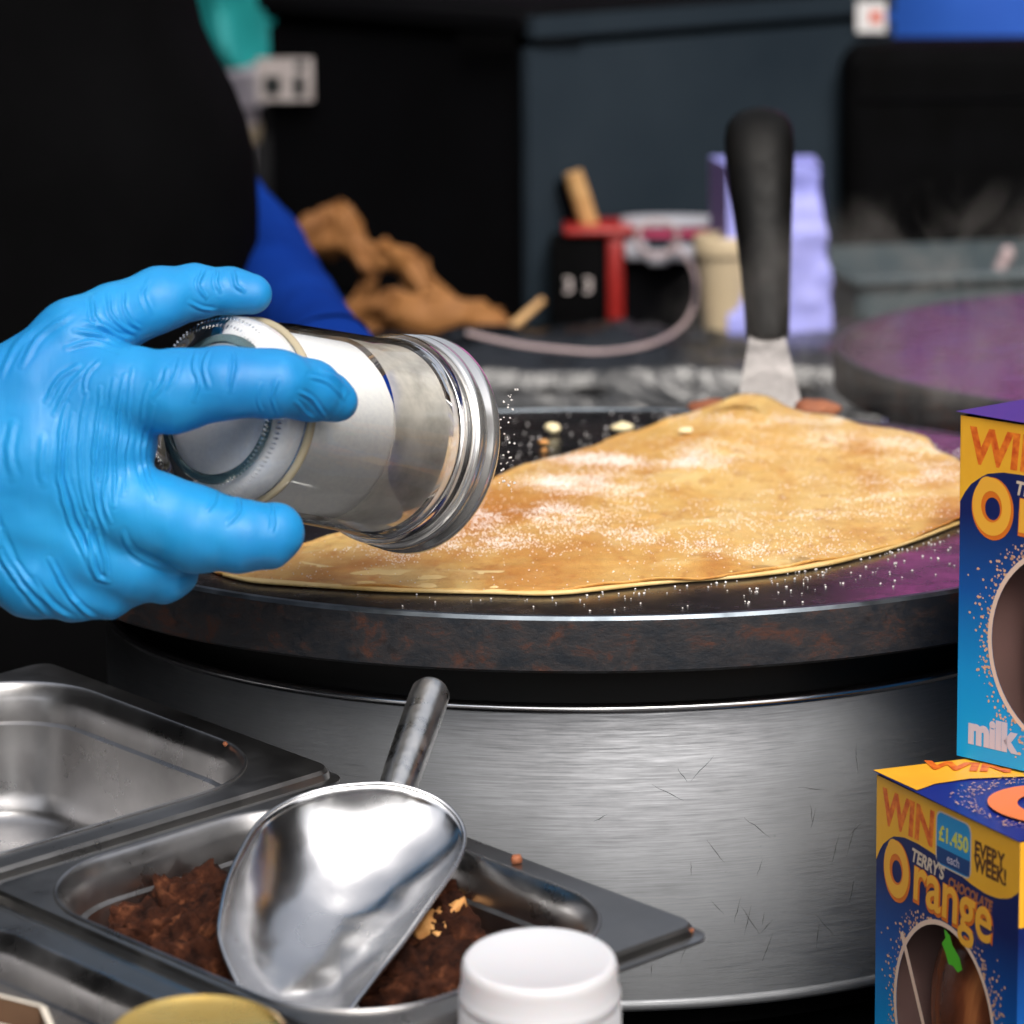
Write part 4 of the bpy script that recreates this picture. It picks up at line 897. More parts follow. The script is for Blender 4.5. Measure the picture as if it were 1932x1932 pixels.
def make_box(loc, yaw, label, lower=True):
    e = empty('chocolate_box', loc, label, 'box', 'stacked chocolate egg boxes', yaw)
    cxw, czw, rx, rz = .0440, .0410, .0300, .0310
    NE = 64; ell = [(cxw + rx * math.cos(2 * math.pi * k / NE), czw + rz * math.sin(2 * math.pi * k / NE)) for k in range(NE)]
    # front panel with oval opening: bridge to a square ring of the same count
    outer_ = []
    for k in range(NE):
        a = 2 * math.pi * k / NE; dx, dz = math.cos(a), math.sin(a)
        tx = ((BW - cxw) / dx if dx > 1e-9 else (cxw / -dx if dx < -1e-9 else 1e9)); tz = ((BH - czw) / dz if dz > 1e-9 else (czw / -dz if dz < -1e-9 else 1e9)); t = min(tx, tz)
        outer_.append((cxw + dx * t, czw + dz * t))
    vs2 = [(x, 0, z) for x, z in ell] + [(x, 0, z) for x, z in outer_]; fs2 = [[k, (k + 1) % NE, NE + (k + 1) % NE, NE + k] for k in range(NE)]
    crn = [(0, 0), (BW, 0), (BW, BH), (0, BH)]
    for c3 in crn:
        # corner triangle
        ds = sorted(range(NE), key=lambda k: math.atan2(outer_[k][1] - czw, outer_[k][0] - cxw))
        ca = math.atan2(c3[1] - czw, c3[0] - cxw) % (2 * math.pi); k0 = int(ca / (2 * math.pi) * NE); 
        vs2.append((c3[0], 0, c3[1])); fs2.append([NE + k0, NE + (k0 + 1) % NE, len(vs2) - 1])
    mesh('front_panel', vs2, fs2, M_board, e, False, False)
    mesh('carton_sides', [(0, 0, 0), (BW, 0, 0), (BW, BD, 0), (0, BD, 0), (0, 0, BH), (BW, 0, BH), (BW, BD, BH), (0, BD, BH)],
         [[1, 2, 6, 5], [2, 3, 7, 6], [3, 0, 4, 7], [0, 3, 2, 1]], M_board, e, False, False)
    # lid flap, slightly lifted at one corner
    lf_ = [(-.0015, -.001, BH + .0012), (BW * .5, -.0012, BH + .0008), (BW + .0002, -.0004, BH + .0004), (BW, BD, BH + .0004), (BW * .5, BD, BH + .0006), (-.0004, BD, BH + .0012)]
    mesh('top_flap', lf_, [[0, 1, 4, 5], [1, 2, 3, 4]], M_topblue, e, False, False)
    # yellow band with wavy foot
    xs = np.linspace(0, 1, 40); bb = np.interp(xs, [0, .04, .12, .2, .3, .42, .55, .68, .78, .86, .94, 1.], [.25, .20, .158, .145, .143, .15, .165, .183, .19, .186, .17, .14])
    pts = [(x * BW, BH - b * BH) for x, b in zip(xs, bb)] + [(BW, BH), (0, BH)]; flat('yellow_band', pts, M_yel, e)
    flat('band_shadow', [(x * BW, BH - b * BH) for x, b in zip(xs, bb)] + [(x * BW, BH - b * BH - .0007) for x, b in list(zip(xs, bb))[::-1]], M_navy, e, -.00015)
    mesh('side_band', [(BW + .0002, 0, BH), (BW + .0002, BD, BH), (BW + .0002, BD, BH * .72), (BW + .0002, 0, BH * .76)], [[0, 1, 2, 3]], M_yel, e, False, False)
    mesh('left_side_band', [(-.0002, 0, BH), (-.0002, BD, BH), (-.0002, BD, BH * .72), (-.0002, 0, BH * .75)], [[3, 2, 1, 0]], M_yel, e, False, False)
    ftext('win_lettering', 'WIN', .0035, BH * .872, .0155, M_win, e, shear=.1, offset=.0006, sx=1.02)
    # badge
    bp = [(p_[0] + BW * .555, p_[1] + BH * .905) for p_ in rrect(.0205, .0165, .003, 6)]; flat('badge_rim', [((x - BW * .555) * 1.06 + BW * .555, (z - BH * .905) * 1.06 + BH * .905) for x, z in bp], M_cream_t, e, -.0003)
    flat('badge', bp, M_badge, e, -.0004); flat('badge_foot', [(x, z) for x, z in bp if z < BH * .905 - .0018] + [(BW * .555 + .01025, BH * .905 - .0022), (BW * .555 - .01025, BH * .905 - .0022)], M_badge2, e, -.0005) if False else None
    flat('badge_foot', [(BW * .555 - .0100, BH * .905 - .0078), (BW * .555 + .0100, BH * .905 - .0078), (BW * .555 + .01025, BH * .905 - .0028), (BW * .555 - .01025, BH * .905 - .0028)], M_badge2, e, -.0005)
    ftext('prize_lettering', '£1,450', BW * .555, BH * .905 - .0005, .0066, M_badgey, e, -.0006, offset=.0002, align='CENTER'); ftext('cash_lettering', 'each', BW * .555, BH * .905 - .0066, .0042, M_grey_t, e, -.0006, align='CENTER')
    ftext('every_lettering', 'EVERY', BW * .70, BH * .905, .0066, M_brownt, e, offset=.00025, sx=.95); ftext('week_lettering', 'WEEK!', BW * .70, BH * .862, .0068, M_brownt, e, offset=.00025, sx=.95)
    # brand lettering
    ftext('small_brand_lettering', 'TERRY\'S', BW * .255, BH * .800, .0060, M_cream_t, e, shear=.2, offset=.0002, rot=-.06, sx=.95)
    ftext('chocolate_lettering', 'CHOCOLATE', BW * .52, BH * .778, .0046, M_brownch, e, shear=.2, offset=.0002, rot=-.04, sx=.95)
    # big swirl O
    def ringo(name, cx2, cz2, ro_, ri_, m_, y, sxx=.86, a0=0, a1=2 * math.pi):
        vv2 = []; y = y * .25
        for k in range(49):
            a = a0 + (a1 - a0) * k / 48; vv2 += [(cx2 + sxx * ro_ * math.cos(a), y, cz2 + ro_ * math.sin(a)), (cx2 + sxx * ri_ * math.cos(a), y, cz2 + ri_ * math.sin(a))]
        mesh(name, vv2, [[2 * k, 2 * k + 1, 2 * k + 3, 2 * k + 2] for k in range(48)], m_, e, False, False)
    ox, oz = BW * .155, BH * .745
    ringo('letter_o_shade', ox, oz, .0100, .0036, M_oran_d, -.0004); ringo('letter_o', ox - .0004, oz + .0006, .0092, .0050, M_oran, -.0006); ringo('letter_o_swirl', ox - .002, oz + .0052, .0048, .0034, M_oran, -.0007, .9, 0.2, 2.9)
    ftext('orange_shade_lettering', 'range', BW * .268, BH * .690, .0225, M_oran_d, e, -.0005, offset=.0010, rot=-.05, sx=.98)
    ftext('orange_lettering', 'range', BW * .264, BH * .695, .0225, M_oran, e, -.0008, offset=.0003, rot=-.05, sx=.98)
    # splatter of chocolate shavings printed round the window
    rs = np.random.default_rng(3); sv = []; sf = []
    for _ in range(620):
        a = rs.uniform(0, 2 * math.pi); g = abs(rs.normal(0, .0042)); x = cxw + (rx + .0014 + g * (.7 + .6 * abs(math.sin(a)))) * math.cos(a); z = czw + (rz + .0012 + g) * math.sin(a)
        if not (.0015 < x < BW - .0015 and .001 < z < BH * .66): continue
        r_ = rs.uniform(.0002, .00062); b_ = len(sv); t_ = rs.uniform(0, 3)
        sv += [(x + r_ * rs.uniform(.6, 1.5) * math.cos(t_ + q * 1.2566), -.0001, z + r_ * math.sin(t_ + q * 1.2566)) for q in range(5)]; sf.append([b_ + q for q in range(5)])
    ts_ = []
    for _ in range(500):
        a = rs.uniform(0, 6.28); g = 1 + abs(rs.normal(0, .22)); x = BW * .70 + .028 * math.cos(a) * g; yv = BD * .36 + .025 * math.sin(a) * g
        if .012 < x < BW - .002 and .002 < yv < BD - .002: ts_.append((x, yv, BH + .0017))
    tvv = []; tff = []
    for x, yv, z in ts_:
        b_ = len(tvv); r_ = rs.uniform(.0002, .0006); tvv += [(x - r_, yv, z), (x, yv - r_, z), (x + r_, yv, z), (x, yv + r_, z)]; tff.append([b_, b_ + 1, b_ + 2, b_ + 3])
    mesh('top_shavings', tvv, tff, M_pinktan, e, False, False)['kind'] = 'stuff'
    o = mesh('printed_shavings', sv, sf, M_pinktan, e, False, False); o['kind'] = 'stuff'
    vv2 = []
    for k in range(NE):
        a = 2 * math.pi * k / NE
        vv2 += [(cxw + (rx + .0016) * math.cos(a), -.00015, czw + (rz + .0016) * math.sin(a)), (cxw + rx * math.cos(a), -.00015, czw + rz * math.sin(a))]
    mesh('window_border', vv2, [[2 * k, 2 * k + 1, (2 * k + 3) % (2 * NE), (2 * k + 2) % (2 * NE)] for k in range(NE)], M_tan, e, False, False)
    # egg behind the opening and moulded chocolate halves
    bm = bmesh.new(); bmesh.ops.create_uvsphere(bm, u_segments=40, v_segments=28, radius=1); bmesh.ops.scale(bm, vec=(.034, .026, .042), verts=bm.verts)
    for v in bm.verts: v.co.z *= 1 - .1 * v.co.z / .033
    bmesh.ops.translate(bm, vec=(cxw + .002, .0275, czw), verts=bm.verts); bm_obj('chocolate_egg', bm, M_choc, e, True)
    mesh('inner_tray', [(.010, .001, .006), (BW - .010, .001, .006), (BW - .010, .001, BH - .022), (.010, .001, BH - .022), (.018, .030, .012), (BW - .018, .030, .012), (BW - .018, .030, BH - .028), (.018, .030, BH - .028)], [[4, 5, 6, 7], [0, 1, 5, 4], [1, 2, 6, 5], [2, 3, 7, 6], [3, 0, 4, 7]], M_tray, e, False, False)
    mesh('clear_pane', [(x, .0006, z) for x, z in ell], [list(range(NE))], M_pane, e, False, False)
    ftext('milk_lettering', 'milk', BW * .055, .0055, .0120, M_grey_t, e, offset=.0007, sx=.95)
    # leaf
    flat('printed_leaf', [(BW * (x_ + .01), BH * (z_ - .015)) for x_, z_ in ((.49, .665), (.53, .655), (.55, .63), (.60, .605), (.62, .575), (.59, .56), (.555, .572), (.525, .57), (.50, .60), (.475, .62), (.50, .64))], M_leaf, e, -.0009)
    # top print
    if lower: ftext('top_win_lettering', 'WIN', .0045, .014, .0135, M_win, e, BH + .0017, plane='top', offset=.0006, rot=.95)
    vv2 = [(BW * .70 + .025 * math.cos(a) * q, BD * .36 + .022 * math.sin(a) * q, BH + .0016) for a in np.linspace(0, 2 * math.pi, 40, endpoint=False) for q in (1, .6)]
    mesh('top_orange_ring', vv2, [[2 * k, 2 * k + 1, (2 * k + 3) % 80, (2 * k + 2) % 80] for k in range(40)], M_topor, e, False, False)
    if lower:
        yp = [(-.0012, -.0008)] + [(BW * x, BD * y) for x, y in ((.30, -.005), (.25, .10), (.24, .25), (.30, .45), (.42, .62), (.60, .80), (.80, .93), (.95, 1.), (-.005, 1.))]
        mesh('top_yellow_corner', [(x, y, BH + .0014) for x, y in yp], [list(range(len(yp)))], M_yel, e, False, False)
    return e
M_brownch = mat('print_rust', (.35, .12, .05), .5); M_tan = mat('print_window_border', (.74, .54, .42), .5); M_topor = mat('print_top_orange', (.85, .2, .05), .4)
a_, b_ = at_z(1655, 1462, ZT), at_z(1925, 1590, ZT); yaw1 = math.atan2(b_[1] - a_[1], b_[0] - a_[0])
b1 = make_box((a_[0], a_[1], CT), yaw1, 'lower chocolate egg box, nearest the camera, its lid corner lifted')
mesh('window_strip', [(.0165, -.0003, .0625), (.0180, -.0003, .0640), (.0470, -.0003, .0120), (.0452, -.0003, .0110)], [[0, 3, 2, 1]], M_tan, b1, False, False)
c_, d_3 = at_z(1805, 1425, ZT + .0022), at_z(1932, 1455, ZT + .0022); yaw2 = math.atan2(d_3[1] - c_[1], d_3[0] - c_[0])
b2 = make_box((c_[0], c_[1], ZT + .0022), yaw2, 'upper chocolate egg box standing on the lower one, cut by the frame', False)
bpy.data.objects['top_flap'].active_material = M_topblue
# third box behind carries the rear of the upper one (its print faces away)

# ------------------------------------------------------------------ scraper standing at the back of the griddle
sp_b = at_z(1450, 752, GZ + .006); ts = (sp_b - CAM) @ FW
spat = empty('scraper', sp_b, 'black-handled steel scraper standing upright behind the crepe', 'scraper')
def PS(px, py):   # leans back, away from the viewer
    return P(px, py, ts + (752 - py) / 752 * .075)
bl = []
for yy, xl, xr_ in ((770, 1389, 1514), (746, 1394, 1509), (690, 1404, 1495), (650, 1411, 1485), (632, 1415, 1480)):
    bl.append([PS(xl, yy), PS(xr_, yy), PS(xr_, yy) + FW * .0012, PS(xl, yy) + FW * .0012])
loft('blade', bl, M_blade, spat, (True, True), sharp=20)
hr = []
for yy, xl, xr_ in ((638, 1412, 1486), (634, 1408, 1490), (600, 1406, 1491), (520, 1399, 1493), (440, 1389, 1495), (360, 1377, 1498), (300, 1369, 1500), (262, 1367, 1500), (236, 1371, 1497), (218, 1383, 1486), (207, 1400, 1470), (201, 1425, 1447)):
    cc_ = PS((xl + xr_) / 2, yy); hw = (xr_ - xl) / 2 / FPX * ((cc_ - CAM) @ FW)
    hr.append([cc_ + FW * .004 + RT * hw * math.copysign(abs(math.cos(a)) ** .8, math.cos(a)) + FW * hw * .72 * math.sin(a) for a in np.linspace(0, 2 * math.pi, 48, endpoint=False)])
loft('handle', hr, M_handle, spat, (True, True), sharp=60)

# ------------------------------------------------------------------ background things on the back counter
def qbox(name, label, cat, corner_px, z0, yaw, w_, d_, h_, mats, bev=.006):
    """box whose near-left bottom corner sits at corner"""
    c_ = corner_px if len(corner_px) == 3 else at_z(*corner_px, z0)
    e = empty(name, (c_[0], c_[1], z0), label, cat, None, yaw); return e
# thermal box: corner faces the viewer
K0 = at_z(1000, 622, BZ); ky = math.radians(40)
tbx = empty('thermal_box', (K0[0], K0[1], BZ), 'big black insulated food carrier with lid and white sticker', 'food carrier', None, 0)
rdir = np.array([math.cos(ky), math.sin(ky), 0]); ldir = np.array([-math.sin(ky), math.cos(ky), 0])
def face_pt(side_, px):  # distance along a face where a pixel column lands
    d = ray(px, 400); dd = rdir if side_ == 'r' else ldir
    A2 = np.array([[d[0], -dd[0]], [d[1], -dd[1]]]); s_ = np.linalg.solve(A2, (K0 - CAM)[:2]); return s_[1]
wl = face_pt('l', 490); wr_ = face_pt('r', 1680)
ztop = at_y(1000, 12, K0[1])[2] - BZ; zl = at_y(1000, 82, K0[1])[2] - BZ
def prism(name, pts, z0, z1, m_, parent, bev=.004):
    bm = bmesh.new(); vb = [bm.verts.new((x, y, z0)) for x, y in pts]; vt2 = [bm.verts.new((x, y, z1)) for x, y in pts]; n_ = len(pts)
    bm.faces.new(vb[::-1]); bm.faces.new(vt2)
    for k in range(n_): bm.faces.new([vb[k], vb[(k + 1) % n_], vt2[(k + 1) % n_], vt2[k]])
    bmesh.ops.recalc_face_normals(bm, faces=bm.faces)
    if bev: bmesh.ops.bevel(bm, geom=list(bm.edges), offset=bev, segments=3, affect='EDGES')
    return bm_obj(name, bm, m_, parent, True, 50)
def cornerpts(g): 
    o_ = -g * (rdir + ldir)
    q = [o_, o_ + rdir * (wr_ + 2 * g), o_ + rdir * (wr_ + 2 * g) + ldir * (wl + 2 * g), o_ + ldir * (wl + 2 * g)]; return [(p[0], p[1]) for p in q]
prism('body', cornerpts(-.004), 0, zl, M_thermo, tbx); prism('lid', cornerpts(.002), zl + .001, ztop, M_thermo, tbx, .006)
prism('lit_side_sheet', [tuple((rdir * a - ldir * b)[:2]) for a, b in ((-.002, -.0035), (wr_ - .002, -.0035), (wr_ - .002, .003), (-.002, .003))], .002, zl - .003, M_thermo_lit, tbx, 0)  # thin sheets over the right side, painting it lighter as the lit face
prism('lit_lid_sheet', [tuple((rdir * a - ldir * b)[:2]) for a, b in ((.002, -.004), (wr_ - .002, -.004), (wr_ - .002, .0035), (.002, .0035))], zl + .003, ztop - .006, M_thermo_lit, tbx, 0)
def face_quad(name, side_, x0, x1, y0, y1, m_, parent, g=.004):
    dd = rdir if side_ == 'r' else ldir; nn2 = -ldir if side_ == 'r' else -rdir; out = []
    for x, y in ((x0, y1), (x1, y1), (x1, y0), (x0, y0)):
        s_ = face_pt(side_, x); p = K0 + dd * s_; z = at_y(x, y, p[1])[2]; out.append(p + nn2 * g + [0, 0, z - K0[2]])
    return mesh(name, out, [[0, 1, 2, 3]], m_, parent, False, True)
face_quad('sticker', 'l', 500, 605, 108, 190, M_label, tbx)
face_quad('sticker_mark', 'l', 513, 545, 143, 177, M_ink, tbx, .0045); face_quad('sticker_mark', 'l', 568, 590, 143, 180, M_ink, tbx, .0045); face_quad('sticker_mark', 'l', 572, 592, 115, 130, M_ink, tbx, .0045)
face_quad('white_sticker', 'r', 1600, 1655, 2, 60, M_label_w, tbx, .0060); face_quad('red_mark', 'r', 1624, 1646, 20, 42, M_redink, tbx, .0065)
face_quad('latch', 'l', 880, 990, 60, 92, M_black, tbx, .006); face_quad('latch', 'r', 1006, 1085, 72, 84, M_black, tbx, .006)
# second case, right
D0 = at_z(1590, 560, BZ); dby = at_y(1590, 90, D0[1])[2] - BZ
db = empty('black_case', (D0[0], D0[1], BZ), 'large plain black case filling the right background', 'case')
bm = box_bm((.30, .09, dby), (.15, .045, dby / 2), .014, 4); bm_obj('shell', bm, M_black, db, True, 60)
box('lid_seam', (.30, .002, .002), (.16, -.001, dby * .8), M_thermo, db)
# smoky tub in front of it
G0 = at_z(1618, 640, BZ); gh = at_y(1618, 522, G0[1])[2] - BZ
gt = empty('grey_tub', (G0[0], G0[1], BZ), 'smoky grey plastic tub in front of the black case', 'tub', None, math.radians(12))
prism('body', [(0, 0), (.24, 0), (.24, .13), (0, .13)], 0, gh - .006, M_tub, gt, .004); prism('rim', [(-.004, -.004), (.244, -.004), (.244, .134), (-.004, .134)], gh - .006, gh, M_tub, gt, .002)
peg = at_y(1890, 500, G0[1] + .03)
tube('spoon_tip', spline([peg + [-.006, 0, -.012], peg, peg + [.003, 0, .006], peg + [.001, 0, .010]], 14), list(np.interp(np.linspace(0, 1, 14), [0, .5, .8, 1], [.003, .004, .0042, .002])), M_cable)
tag(bpy.data.objects['spoon_tip'], 'pale spoon end sticking up from the grey tub', 'spoon')
# lavender carton
LY = .73
def upright(name, label, cat, quad, y, depth, m_, m2=None, taper=0):
    pass
l0, l1, l2, l3 = at_y(1373, 745, LY), at_y(1582, 745, LY), at_y(1549, 314, LY + .02), at_y(1373, 314, LY + .02)
lz = BZ; l0[2] = l1[2] = lz; dep = np.array([0, .055, 0]); ll = np.array([-.0075, .05, 0])
lc = empty('lavender_carton', ((l0[0] + l1[0]) / 2, LY + .02, BZ), 'tall lavender paper carton behind the scraper handle', 'carton')
lb_, lt_ = l0 + ll, l3 + ll
lvv, lff = [], []
for i in range(15):
    for j in range(29):
        a_q, b_q = i / 14, j / 28; p = (l0 * (1 - a_q) + l1 * a_q) * (1 - b_q) + (l3 * (1 - a_q) + l2 * a_q) * b_q
        nn5 = fbm(np.array([a_q * 4, b_q * 9, 2.]), 3, 3) - .5; p = p + np.array([(.006 * nn5 if i == 14 else 0), -.010 * nn5 * (.3 + a_q), (.004 * nn5 if j == 28 else 0)]); lvv.append(p)
for i in range(14):
    for j in range(28): lff.append([i * 29 + j, (i + 1) * 29 + j, (i + 1) * 29 + j + 1, i * 29 + j + 1])
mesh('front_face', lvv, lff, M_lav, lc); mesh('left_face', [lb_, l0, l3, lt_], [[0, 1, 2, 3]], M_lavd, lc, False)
mesh('rear_faces', [l1, l1 + dep, l2 + dep, l2, lb_, lt_], [[0, 1, 2, 3], [1, 4, 5, 2]], M_lav, lc, False); mesh('folded_top', [l3, l2, l2 + dep, lt_], [[0, 1, 2, 3]], M_lav, lc, False)
fold_ = at_y(1385, 322, LY - .001); 
# cream tub
CY = at_z(1370, 700, BZ)[1]
cb_, ctp = at_y(1372, 700, CY), at_y(1372, 452, CY)
kx = (ctp - CAM) @ FW / FPX
ct_ = empty('cream_tub', (cb_[0], CY + .02, BZ), 'cream plastic tub with rolled rim left of scraper handle', 'tub')
h_ = ctp[2] - BZ
lathe('body', [(0, 0), (36 * kx, 0), (37 * kx, .002), (54 * kx, h_ - .008)], M_cream, ct_, 64, (cb_[0], CY + .02, BZ)); lathe('rim', [(54 * kx, h_ - .012), (60 * kx, h_ - .010), (62 * kx, h_ - .002), (58 * kx, h_), (50 * kx, h_), (48 * kx, h_ - .02)], M_cream, ct_, 64, (cb_[0], CY + .02, BZ))
# black red-trimmed caddy with numbers
QY = .86
def slab(name, x0, x1, y0, y1, Y_, depth, m_, parent, bev=.002):
    a2, b2_ = at_y(x0, y1, Y_), at_y(x1, y0, Y_); c_ = (a2 + b2_) / 2
    o = bm_obj(name, box_bm((abs(b2_[0] - a2[0]), depth, abs(b2_[2] - a2[2])), (0, 0, 0), bev), m_, parent, True, 50)
    p0 = parent_origin(parent) if parent else np.zeros(3); o.location = tuple(c_ + [0, depth / 2, 0] - p0); return o
qb = at_z(1110, 640, BZ)
cd_ = empty('black_caddy', (qb[0], QY, BZ), 'black caddy with red rim and strip holding a wooden handle', 'caddy')
slab('body', 1040, 1146, 452, 642, QY, .05, M_black, cd_); slab('rim', 1064, 1196, 430, 447, QY - .003, .05, M_red, cd_); slab('red_strip', 1146, 1178, 452, 636, QY - .002, .045, M_red, cd_)
for px_ in (1062, 1099):
    p = at_y(px_, 552, QY - .0008); o = ftext('number_lettering', '3', 0, 0, .0125, M_label, cd_); o.location = tuple(p - parent_origin(cd_))
wd = empty('wooden_handle_brush', at_y(1110, 430, QY + .02), 'brush with a pale wooden handle leaning in the black caddy', 'brush')
tube('handle', [at_y(1118, 470, QY + .02), at_y(1113, 425, QY + .02), at_y(1095, 370, QY + .018), at_y(1081, 325, QY + .018)], [.0052, .0054, .0056, .0052], M_wood, wd, 20); tube('black_side', [at_y(1098, 450, QY + .028), at_y(1066, 338, QY + .028)], .0052, M_black, wd, 16)
# dark radio/charger beside it, cable coil, white plugs, pink lid
rb = empty('dark_speaker_box', (at_z(1250, 650, BZ)[0], QY, BZ), 'small dark box under the coiled cable beside the caddy', 'box')
slab('body', 1180, 1316, 492, 650, QY, .05, M_thermo, rb)
pk = empty('pink_lid', at_y(1260, 440, QY), 'pink and clear plastic lid lying beneath the coiled cable', 'lid')
def disc(name, x0, x1, y0, y1, Y_, m_, parent):
    c_ = at_y((x0 + x1) / 2, (y0 + y1) / 2, Y_); k = (c_ - CAM) @ FW / FPX; vsx, fsx = lathe_vf([(0, 0), ((x1 - x0) / 2 * k, 0), ((x1 - x0) / 2 * k, .004), (0, .005)], 48, (0, 0, 0))
    vsx = [(v[0] + c_[0], v[1] * .5 + c_[1] + .02, v[2] + c_[2] - .003) for v in vsx]; mesh(name, vsx, fsx, m_, parent, True, True, 40)
disc('clear_top', 1172, 1350, 410, 432, QY, M_clear, pk); disc('pink_base', 1185, 1342, 430, 452, QY, M_pink, pk)
pg = empty('white_adapter', at_y(1250, 490, QY - .01), 'white plug adapters lying on top of the dark box', 'adapter')
slab('left_block', 1180, 1222, 460, 492, QY - .012, .02, M_clear, pg); slab('middle_block', 1222, 1262, 478, 502, QY - .014, .02, M_clear, pg); slab('right_block', 1262, 1310, 468, 494, QY - .014, .02, M_clear, pg)
coil = []
for k in range(70):
    a = k / 69 * 4.2 * math.pi; coil.append(at_y(1236 + 38 * math.cos(a) + k * .1, 450 + 32 * math.sin(a), QY - .022 - k * .0001))
run = [(1290, 480), (1312, 520), (1310, 575), (1282, 620), (1225, 650), (1140, 664), (1060, 660), (990, 652), (930, 640), (880, 628)]
ro_ = [at_y(x, y, np.interp(i, [0, 2, 4, 9], [QY - .035, QY - .10, .672, .664])) for i, (x, y) in enumerate(run)]
cab = spline(coil[::3] + ro_, 160)
tg = tube('charging_cable', list(cab), .00125, M_cable, None, 10); tag(tg, 'thin pale cable coiled on the dark box and trailing left', 'cable')
# wooden stick in front of the bag
stk = tube('wooden_stick', [at_y(930, 650, .78), at_y(1024, 566, .80)], [.0030, .0020], M_wood, None, 12); tag(stk, 'thin wooden stick lying beside the brown paper bag', 'stick')
# shiny black film heap along the counter front
N1, N2 = 150, 40; fv = []; ff2 = []
for i in range(N1):
    for j in range(N2):
        x = -.42 + .78 * i / (N1 - 1); s_ = j / (N2 - 1); q3 = np.array([x * 34, s_ * 3.4, 1.])
        hgt = fbm(q3, 3, 31); rg = abs(vnoise(np.array([x * 60, s_ * 2.5, 0.]), 5) - .5) * 2
        y = .675 + .10 * s_ - .006 * hgt; z = BZ + .021 * math.sin(min(s_ * 1.5, 1.) * math.pi * .5) * (.7 + .5 * hgt) + .004 * rg - (.05 * max(0, .16 - s_) / .16)
        if s_ > .8: z = z * (1 - (s_ - .8) / .2) + (BZ + .001) * (s_ - .8) / .2
        fv.append((x, y, z))
for i in range(N1 - 1):
    for j in range(N2 - 1): ff2.append([i * N2 + j, (i + 1) * N2 + j, (i + 1) * N2 + j + 1, i * N2 + j + 1])
fl = mesh('black_bin_bag', fv, ff2, M_bin, None); tag(fl, 'shiny crumpled black plastic bag along the back counter edge', 'plastic bag')
# brown paper bag: crumpled lobes
def crumple(name, spine, m_, parent, seed, n_=11, flat_=.6):
    NS = 13; pts = spline([tuple(at_y(a, b, c_)) + (d_,) for a, b, c_, d_ in spine], NS); vs2 = []
    for i, p in enumerate(pts):
        k = (p[:3] - CAM) @ FW / FPX
        for j in range(n_):
            a = 2 * math.pi * j / n_; r = p[3] * k; q = np.array([math.cos(a), math.sin(a)])
            base = p[:3] + r * (RT * 0 + UP * q[0] + FW * flat_ * q[1])
            vs2.append(base)
    vs2 = np.array(vs2); ctr2 = np.repeat(pts[:, :3], n_, 0); nn3 = vs2 - ctr2
    f1 = np.abs(fbm(vs2 * 28, 2, seed) - .5) * 2; f2_ = np.abs(fbm(vs2 * 60 + 5, 2, seed + 3) - .5) * 2
    vs2 = ctr2 + nn3 * (.85 + .55 * f1)[:, None]
    fs3 = [[i * n_ + j, i * n_ + (j + 1) % n_, (i + 1) * n_ + (j + 1) % n_, (i + 1) * n_ + j] for i in range(NS - 1) for j in range(n_)]
    fs3 += [list(range(n_))[::-1], [(NS - 1) * n_ + j for j in range(n_)]]
    vs2 = vs2 + np.random.default_rng(seed).normal(0, .0032, vs2.shape)
    o = mesh(name, vs2, fs3, m_, parent, False)
    sb = o.modifiers.new('soften', 'SUBSURF'); sb.levels = sb.render_levels = 2; o.data.polygons.foreach_set('use_smooth', [True] * len(o.data.polygons)); o.data.edges.foreach_set('use_edge_sharp', [False] * len(o.data.edges))
    cr5 = o.data.attributes.new('crease_edge', 'FLOAT', 'EDGE'); cr5.data.foreach_set('value', [(.85 if RNG.uniform() < .45 else 0.) for _ in o.data.edges]); return o
bg_ = empty('paper_bag', at_z(760, 640, BZ), 'crumpled brown paper bag on the back counter beside blue sleeve', 'paper bag')
crumple('crumpled_top', [(560, 450, .90, 30), (610, 430, .90, 52), (660, 450, .89, 46), (700, 500, .89, 50), (690, 560, .89, 60), (650, 620, .89, 40)], M_bag, bg_, 3)
crumple('bag_side', [(700, 480, .92, 18), (760, 490, .91, 34), (810, 540, .91, 36), (860, 590, .90, 26), (880, 620, .90, 14)], M_bag, bg_, 8)
crumple('bag_mouth', [(640, 600, .84, 28), (720, 590, .83, 48), (800, 600, .82, 44), (880, 598, .82, 40), (935, 605, .82, 26), (962, 612, .82, 8)], M_bag, bg_, 15)
# white drum and teal cloth, far left
WYY = 1.5; wb = at_y(318, 330, WYY)
wbk = empty('white_bucket', (wb[0], WYY + .06, BZ), 'off-white bucket beneath teal cloth behind the person', 'bucket')
hw_ = at_y(440, 135, WYY)[2] - BZ
lathe('body', [(0, 0), (.065, 0), (.072, hw_ - .03), (.077, hw_ - .028), (.077, hw_ - .004), (.070, hw_)], M_white_p, wbk, 64, (wb[0] - .01, WYY + .06, BZ))
lathe('mark_band', [(.0725, hw_ * .42), (.0735, hw_ * .55)], M_ink2 if 'M_ink2' in globals() else M_cream, wbk, 64, (wb[0] - .01, WYY + .06, BZ))
tv = []; tf = []; NT = 60
t0_, t1_ = at_y(330, 128, WYY - .09), at_y(560, -200, WYY - .09)
for i in range(NT):
    for j in range(NT):
        u4, v4 = i / (NT - 1), j / (NT - 1); x = t0_[0] - .05 + (t1_[0] - t0_[0] + .06) * u4; z = t0_[2] + (t1_[2] - t0_[2]) * v4
        y = WYY - .07 + .022 * math.sin(u4 * 17 + 2.0 * math.sin(v4 * 4)) * (1 - .2 * v4) + .02 * float(vnoise(np.array([u4 * 6, v4 * 3, 0.]), 4)); tv.append((x, y, z + .004 * math.sin(u4 * 9)))
for i in range(NT - 1):
    for j in range(NT - 1): tf.append([i * NT + j, (i + 1) * NT + j, (i + 1) * NT + j + 1, i * NT + j + 1])
